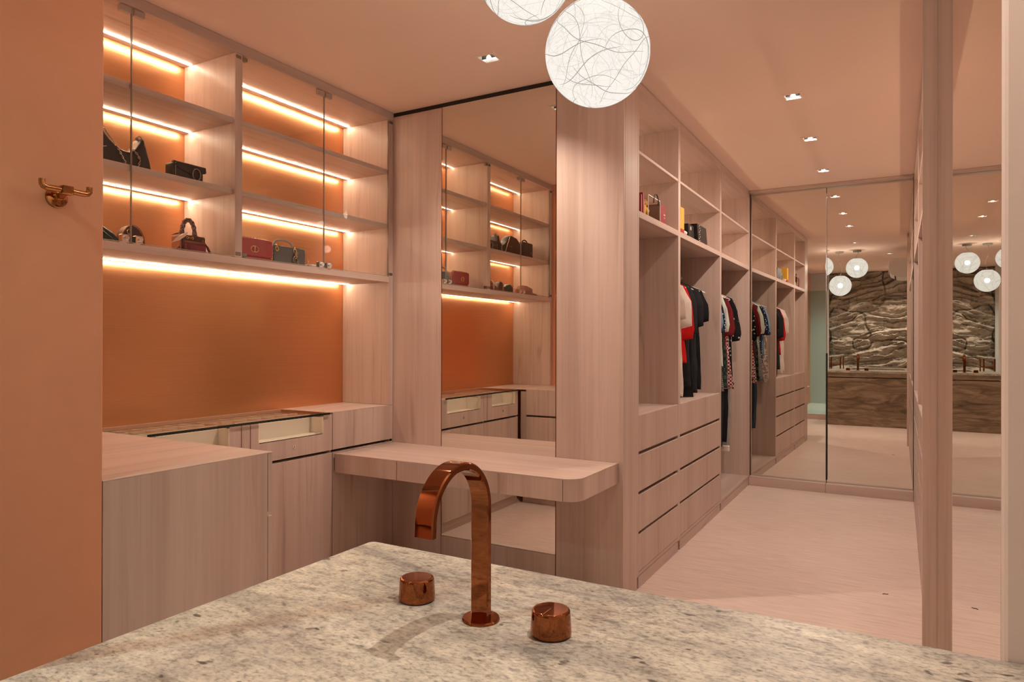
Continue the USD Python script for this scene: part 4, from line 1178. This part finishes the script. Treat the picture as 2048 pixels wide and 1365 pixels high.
# plum bag with a scarf round its handle
t = thing('handbag', 'plum and brown box handbag with a scarf wrapped round its handle', 'handbag', (-3.0, 2.115, ZB))
part(t, 'body', cushion(rr(2.052, 2.178, ZB, 1.912, 0.006), -3.05, -2.975, 0.006), 'leather_dark_brown', 40)
part(t, 'side_gusset', cat(bx(-3.046, -2.979, 2.044, 2.053, ZB + 0.002, 1.905, 0.002)), 'leather_tan')
part(t, 'upper_band', bx(-2.977, -2.9725, 2.062, 2.177, 1.874, 1.884, 0.001), 'leather_tan')
part(t, 'pocket', cushion(rr(2.060, 2.177, ZB + 0.002, 1.872, 0.006), -2.980, -2.968, 0.004), 'leather_plum', 40)
part(t, 'pocket_flap', cushion(sg.Polygon([(2.076, 1.868), (2.172, 1.868), (2.166, 1.840), (2.150, 1.832), (2.092, 1.836), (2.080, 1.846)]), -2.970, -2.963, 0.003), 'leather_plum', 40)
part(t, 'clasp', cat(ring(-2.962, 2.120, 1.830, 0.0055, 0.0014), ring(-2.962, 2.130, 1.830, 0.0055, 0.0014)), 'gold', True)
for yy in (2.078, 2.106):
    part(t, 'eyelet', ring(-2.973, yy, 1.898, 0.0052, 0.0016), 'gold', True)
part(t, 'toggle', tube([(-2.972, 2.080, 1.898), (-2.972, 2.104, 1.898)], 0.0014, 6), 'gold', True)
part(t, 'rivet', tube([(-2.972, 2.160, 1.880), (-2.972, 2.160, 1.897)], 0.005, 10), 'leather_tan', True)
hp = [(-3.01, 2.108 - 0.034 * math.cos(q), 1.912 + 0.078 * math.sin(q) ** 0.8) for q in np.linspace(0.0, math.pi, 26)]
part(t, 'handle', tube(hp, 0.010 + 0.0016 * np.sin(np.arange(26) * 1.9), 10), 'scarf', True, label='handle wound with a patterned scarf')
part(t, 'scarf_end', hull([(-2.975, 2.082, 1.925), (-2.97, 2.060, 1.915), (-2.965, 2.012, 1.888), (-2.968, 1.990, 1.862), (-2.966, 2.030, 1.878), (-2.972, 2.070, 1.905), (-2.985, 2.06, 1.915), (-2.98, 2.03, 1.89)]), 'satin_pale', 40)
part(t, 'scarf_end', hull([(-3.02, 2.076, 1.928), (-3.02, 2.050, 1.920), (-3.015, 2.020, 1.906), (-3.025, 2.045, 1.912), (-3.03, 2.066, 1.918)]), 'leather_dark_brown', 40)
part(t, 'shoulder_strap', tube([(-3.005, 2.176, 1.912), (-3.0, 2.187, 1.885), (-2.995, 2.203, 1.866), (-2.99, 2.211, 1.845), (-2.985, 2.209, 1.827)], 0.0055, 8), 'leather_brown', True)
part(t, 'shoulder_strap', tube([(-2.99, 2.049, 1.858), (-2.985, 2.030, 1.838), (-2.98, 2.015, 1.828)], 0.0055, 8), 'leather_brown', True)
part(t, 'top_roll', tube([(-3.02, 2.13, 1.914), (-3.02, 2.158, 1.918), (-3.018, 2.174, 1.908)], 0.007, 8), 'leather_tan', True)
# half moon brown bag
t = thing('handbag', 'brown half moon handbag with a gold charm behind the door lock', 'handbag', (-3.05, 1.84, ZB))
q = np.linspace(0, math.pi, 24)
part(t, 'body', cushion(sg.Polygon([(1.840 + 0.058 * math.cos(k), ZB + 0.106 * math.sin(k) ** 0.85) for k in q]), -3.07, -3.02, 0.008), 'leather_dark_brown', 40)
part(t, 'piping', tube([(-3.020, 1.840 + 0.056 * math.cos(k), ZB + 0.104 * math.sin(k) ** 0.85 + 0.001) for k in q], 0.0022, 6), 'leather_tan', True)
part(t, 'strap', hull([(-3.08, 1.876, 1.915), (-3.05, 1.876, 1.915), (-3.08, 1.890, 1.908), (-3.05, 1.890, 1.908), (-3.08, 1.915, 1.822), (-3.05, 1.915, 1.822), (-3.08, 1.900, 1.822), (-3.05, 1.900, 1.822)]), 'leather_tan', 30)
part(t, 'charm', cat(ring(-3.012, 1.815, 1.892, 0.010, 0.0018, sy=0.7), ring(-3.012, 1.819, 1.870, 0.009, 0.0018, sy=0.7), tube([(-3.012, 1.822, 1.885), (-3.012, 1.826, 1.850)], 0.0022, 6)), 'gold', True)
# dark green bag lying at the wall
t = thing('handbag', 'dark green soft handbag lying beside the plaster wall', 'handbag', (-3.05, 1.70, ZB))
part(t, 'body', cushion(sg.Polygon([(1.61, ZB), (1.612, 1.895), (1.66, 1.918), (1.71, 1.908), (1.755, 1.885), (1.785, 1.855), (1.790, ZB)]), -3.12, -3.02, 0.02), 'leather_green', 50)
part(t, 'seam', tube([(-3.018, 1.62, 1.905), (-3.017, 1.69, 1.890), (-3.017, 1.735, 1.860), (-3.018, 1.76, 1.838)], 0.0016, 6), 'gunmetal', True)
# pink furry bag seen in the vanity mirror
t = thing('handbag', 'pink furry pouch at the far end of the glass cabinet, seen in the vanity mirror', 'handbag', (-3.05, 1.42, ZB))
m = trimesh.creation.icosphere(4, 1.0)
nn = meshkit.fbm(m.vertices * 3.0, 4, 5) - 0.5
m.vertices = m.vertices * (1 + 0.30 * nn[:, None]) * [0.07, 0.13, 0.052] + [-3.03, 1.42, ZB + 0.050]
m.vertices[:, 2] = np.maximum(m.vertices[:, 2], ZB + 0.0005)
part(t, 'body', m, 'fur_pink', True)
part(t, 'strap', tube([(-3.0, 1.32, ZB + 0.03), (-2.97, 1.29, ZB + 0.02), (-2.97, 1.27, ZB + 0.012)], 0.012, 8), 'fur_pink', True)
# black hobo bag with chain
t = thing('handbag', 'large black hobo handbag with dipping top and silver chain', 'handbag', (-3.04, 1.75, ZM))
oz = [(1.47, ZM), (1.50, 2.30), (1.56, 2.34), (1.66, 2.352), (1.700, 2.335), (1.735, 2.292), (1.775, 2.262), (1.815, 2.252), (1.845, 2.266), (1.868, 2.300), (1.878, 2.326), (1.892, 2.326), (1.902, 2.290), (1.922, 2.225), (1.934, ZM)]
part(t, 'body', cushion(sg.Polygon(oz), -3.10, -3.015, 0.014), 'leather_black', 50)
part(t, 'top_ring', cat(ring(-3.05, 1.886, 2.334, 0.010, 0.0024), ring(-3.05, 1.898, 2.326, 0.008, 0.002), ring(-3.05, 1.874, 2.330, 0.006, 0.0025)), 'gunmetal', True)
part(t, 'chain', chain([(-3.012, 1.700, 2.335), (-3.008, 1.735, 2.288), (-3.006, 1.762, 2.255), (-3.004, 1.783, 2.215), (-3.002, 1.803, 2.178), (-2.996, 1.812, 2.172), (-3.0, 1.842, 2.172), (-3.003, 1.856, 2.20), (-3.004, 1.862, 2.222), (-3.006, 1.850, 2.246), (-3.01, 1.836, 2.262), (-3.03, 1.83, 2.268)], 0.0125, 0.0016), 'chrome')
part(t, 'silver_tag', tube([(-3.011, 1.66, 2.246), (-3.009, 1.690, 2.245), (-3.009, 1.712, 2.252)], 0.0024, 6), 'chrome', True)
part(t, 'strap', tube([(-3.03, 1.935, 2.176), (-3.02, 1.96, 2.182), (-3.01, 1.985, 2.174), (-3.0, 2.0, 2.168)], 0.009, 8), 'leather_black', True)
# black flap clutch with horseshoe buckle
t = thing('handbag', 'small black flap clutch with an open horseshoe buckle', 'handbag', (-2.99, 2.085, ZM))
part(t, 'body', cushion(rr(1.996, 2.160, ZM, 2.246, 0.010), -3.03, -2.965, 0.010), 'leather_black', 40)
part(t, 'flap', cushion(sg.Polygon([(2.000, 2.252), (2.168, 2.250), (2.171, 2.222), (2.130, 2.208), (2.085, 2.200), (2.03, 2.216), (2.000, 2.228)]), -2.985, -2.957, 0.006), 'leather_black', 40)
part(t, 'buckle', tube([(-2.953, 2.112 + 0.021 * math.cos(k), 2.205 + 0.027 * math.sin(k)) for k in np.linspace(math.radians(-62), math.radians(242), 26)], 0.0030, 8), 'gunmetal', True, label='pewter horseshoe buckle')
part(t, 'side_snap', cat(tube([(-2.960, 2.006, 2.238), (-2.960, 2.007, 2.172)], 0.0016, 6), trimesh.creation.icosphere(1, 0.003).apply_translation((-2.958, 2.005, 2.240))), 'gunmetal', True)
# flat black box hidden behind, seen in the mirror
t = thing('handbag', 'tall black structured handbag on the second shelf, seen only in the vanity mirror', 'handbag', (-3.04, 1.37, ZM))
part(t, 'body', cushion(rr(1.265, 1.462, ZM, 2.325, 0.012), -3.09, -3.01, 0.010), 'leather_black', 40)
part(t, 'handle', tube([(-3.05, 1.36 - 0.05 * math.cos(k), 2.322 + 0.028 * math.sin(k)) for k in np.linspace(0, math.pi, 16)], 0.006, 8), 'leather_black', True)
part(t, 'clasp', ring(-3.006, 1.31, 2.22, 0.014, 0.003), 'gunmetal', True)

single('thread_scrap', 'tiny dark thread scrap lying on the pink aisle floor', 'thread', tube([(-0.082, 4.322, 0.0016), (-0.074, 4.332, 0.0022), (-0.064, 4.331, 0.0016), (-0.055, 4.338, 0.0016)], 0.0016, 6), 'dark')
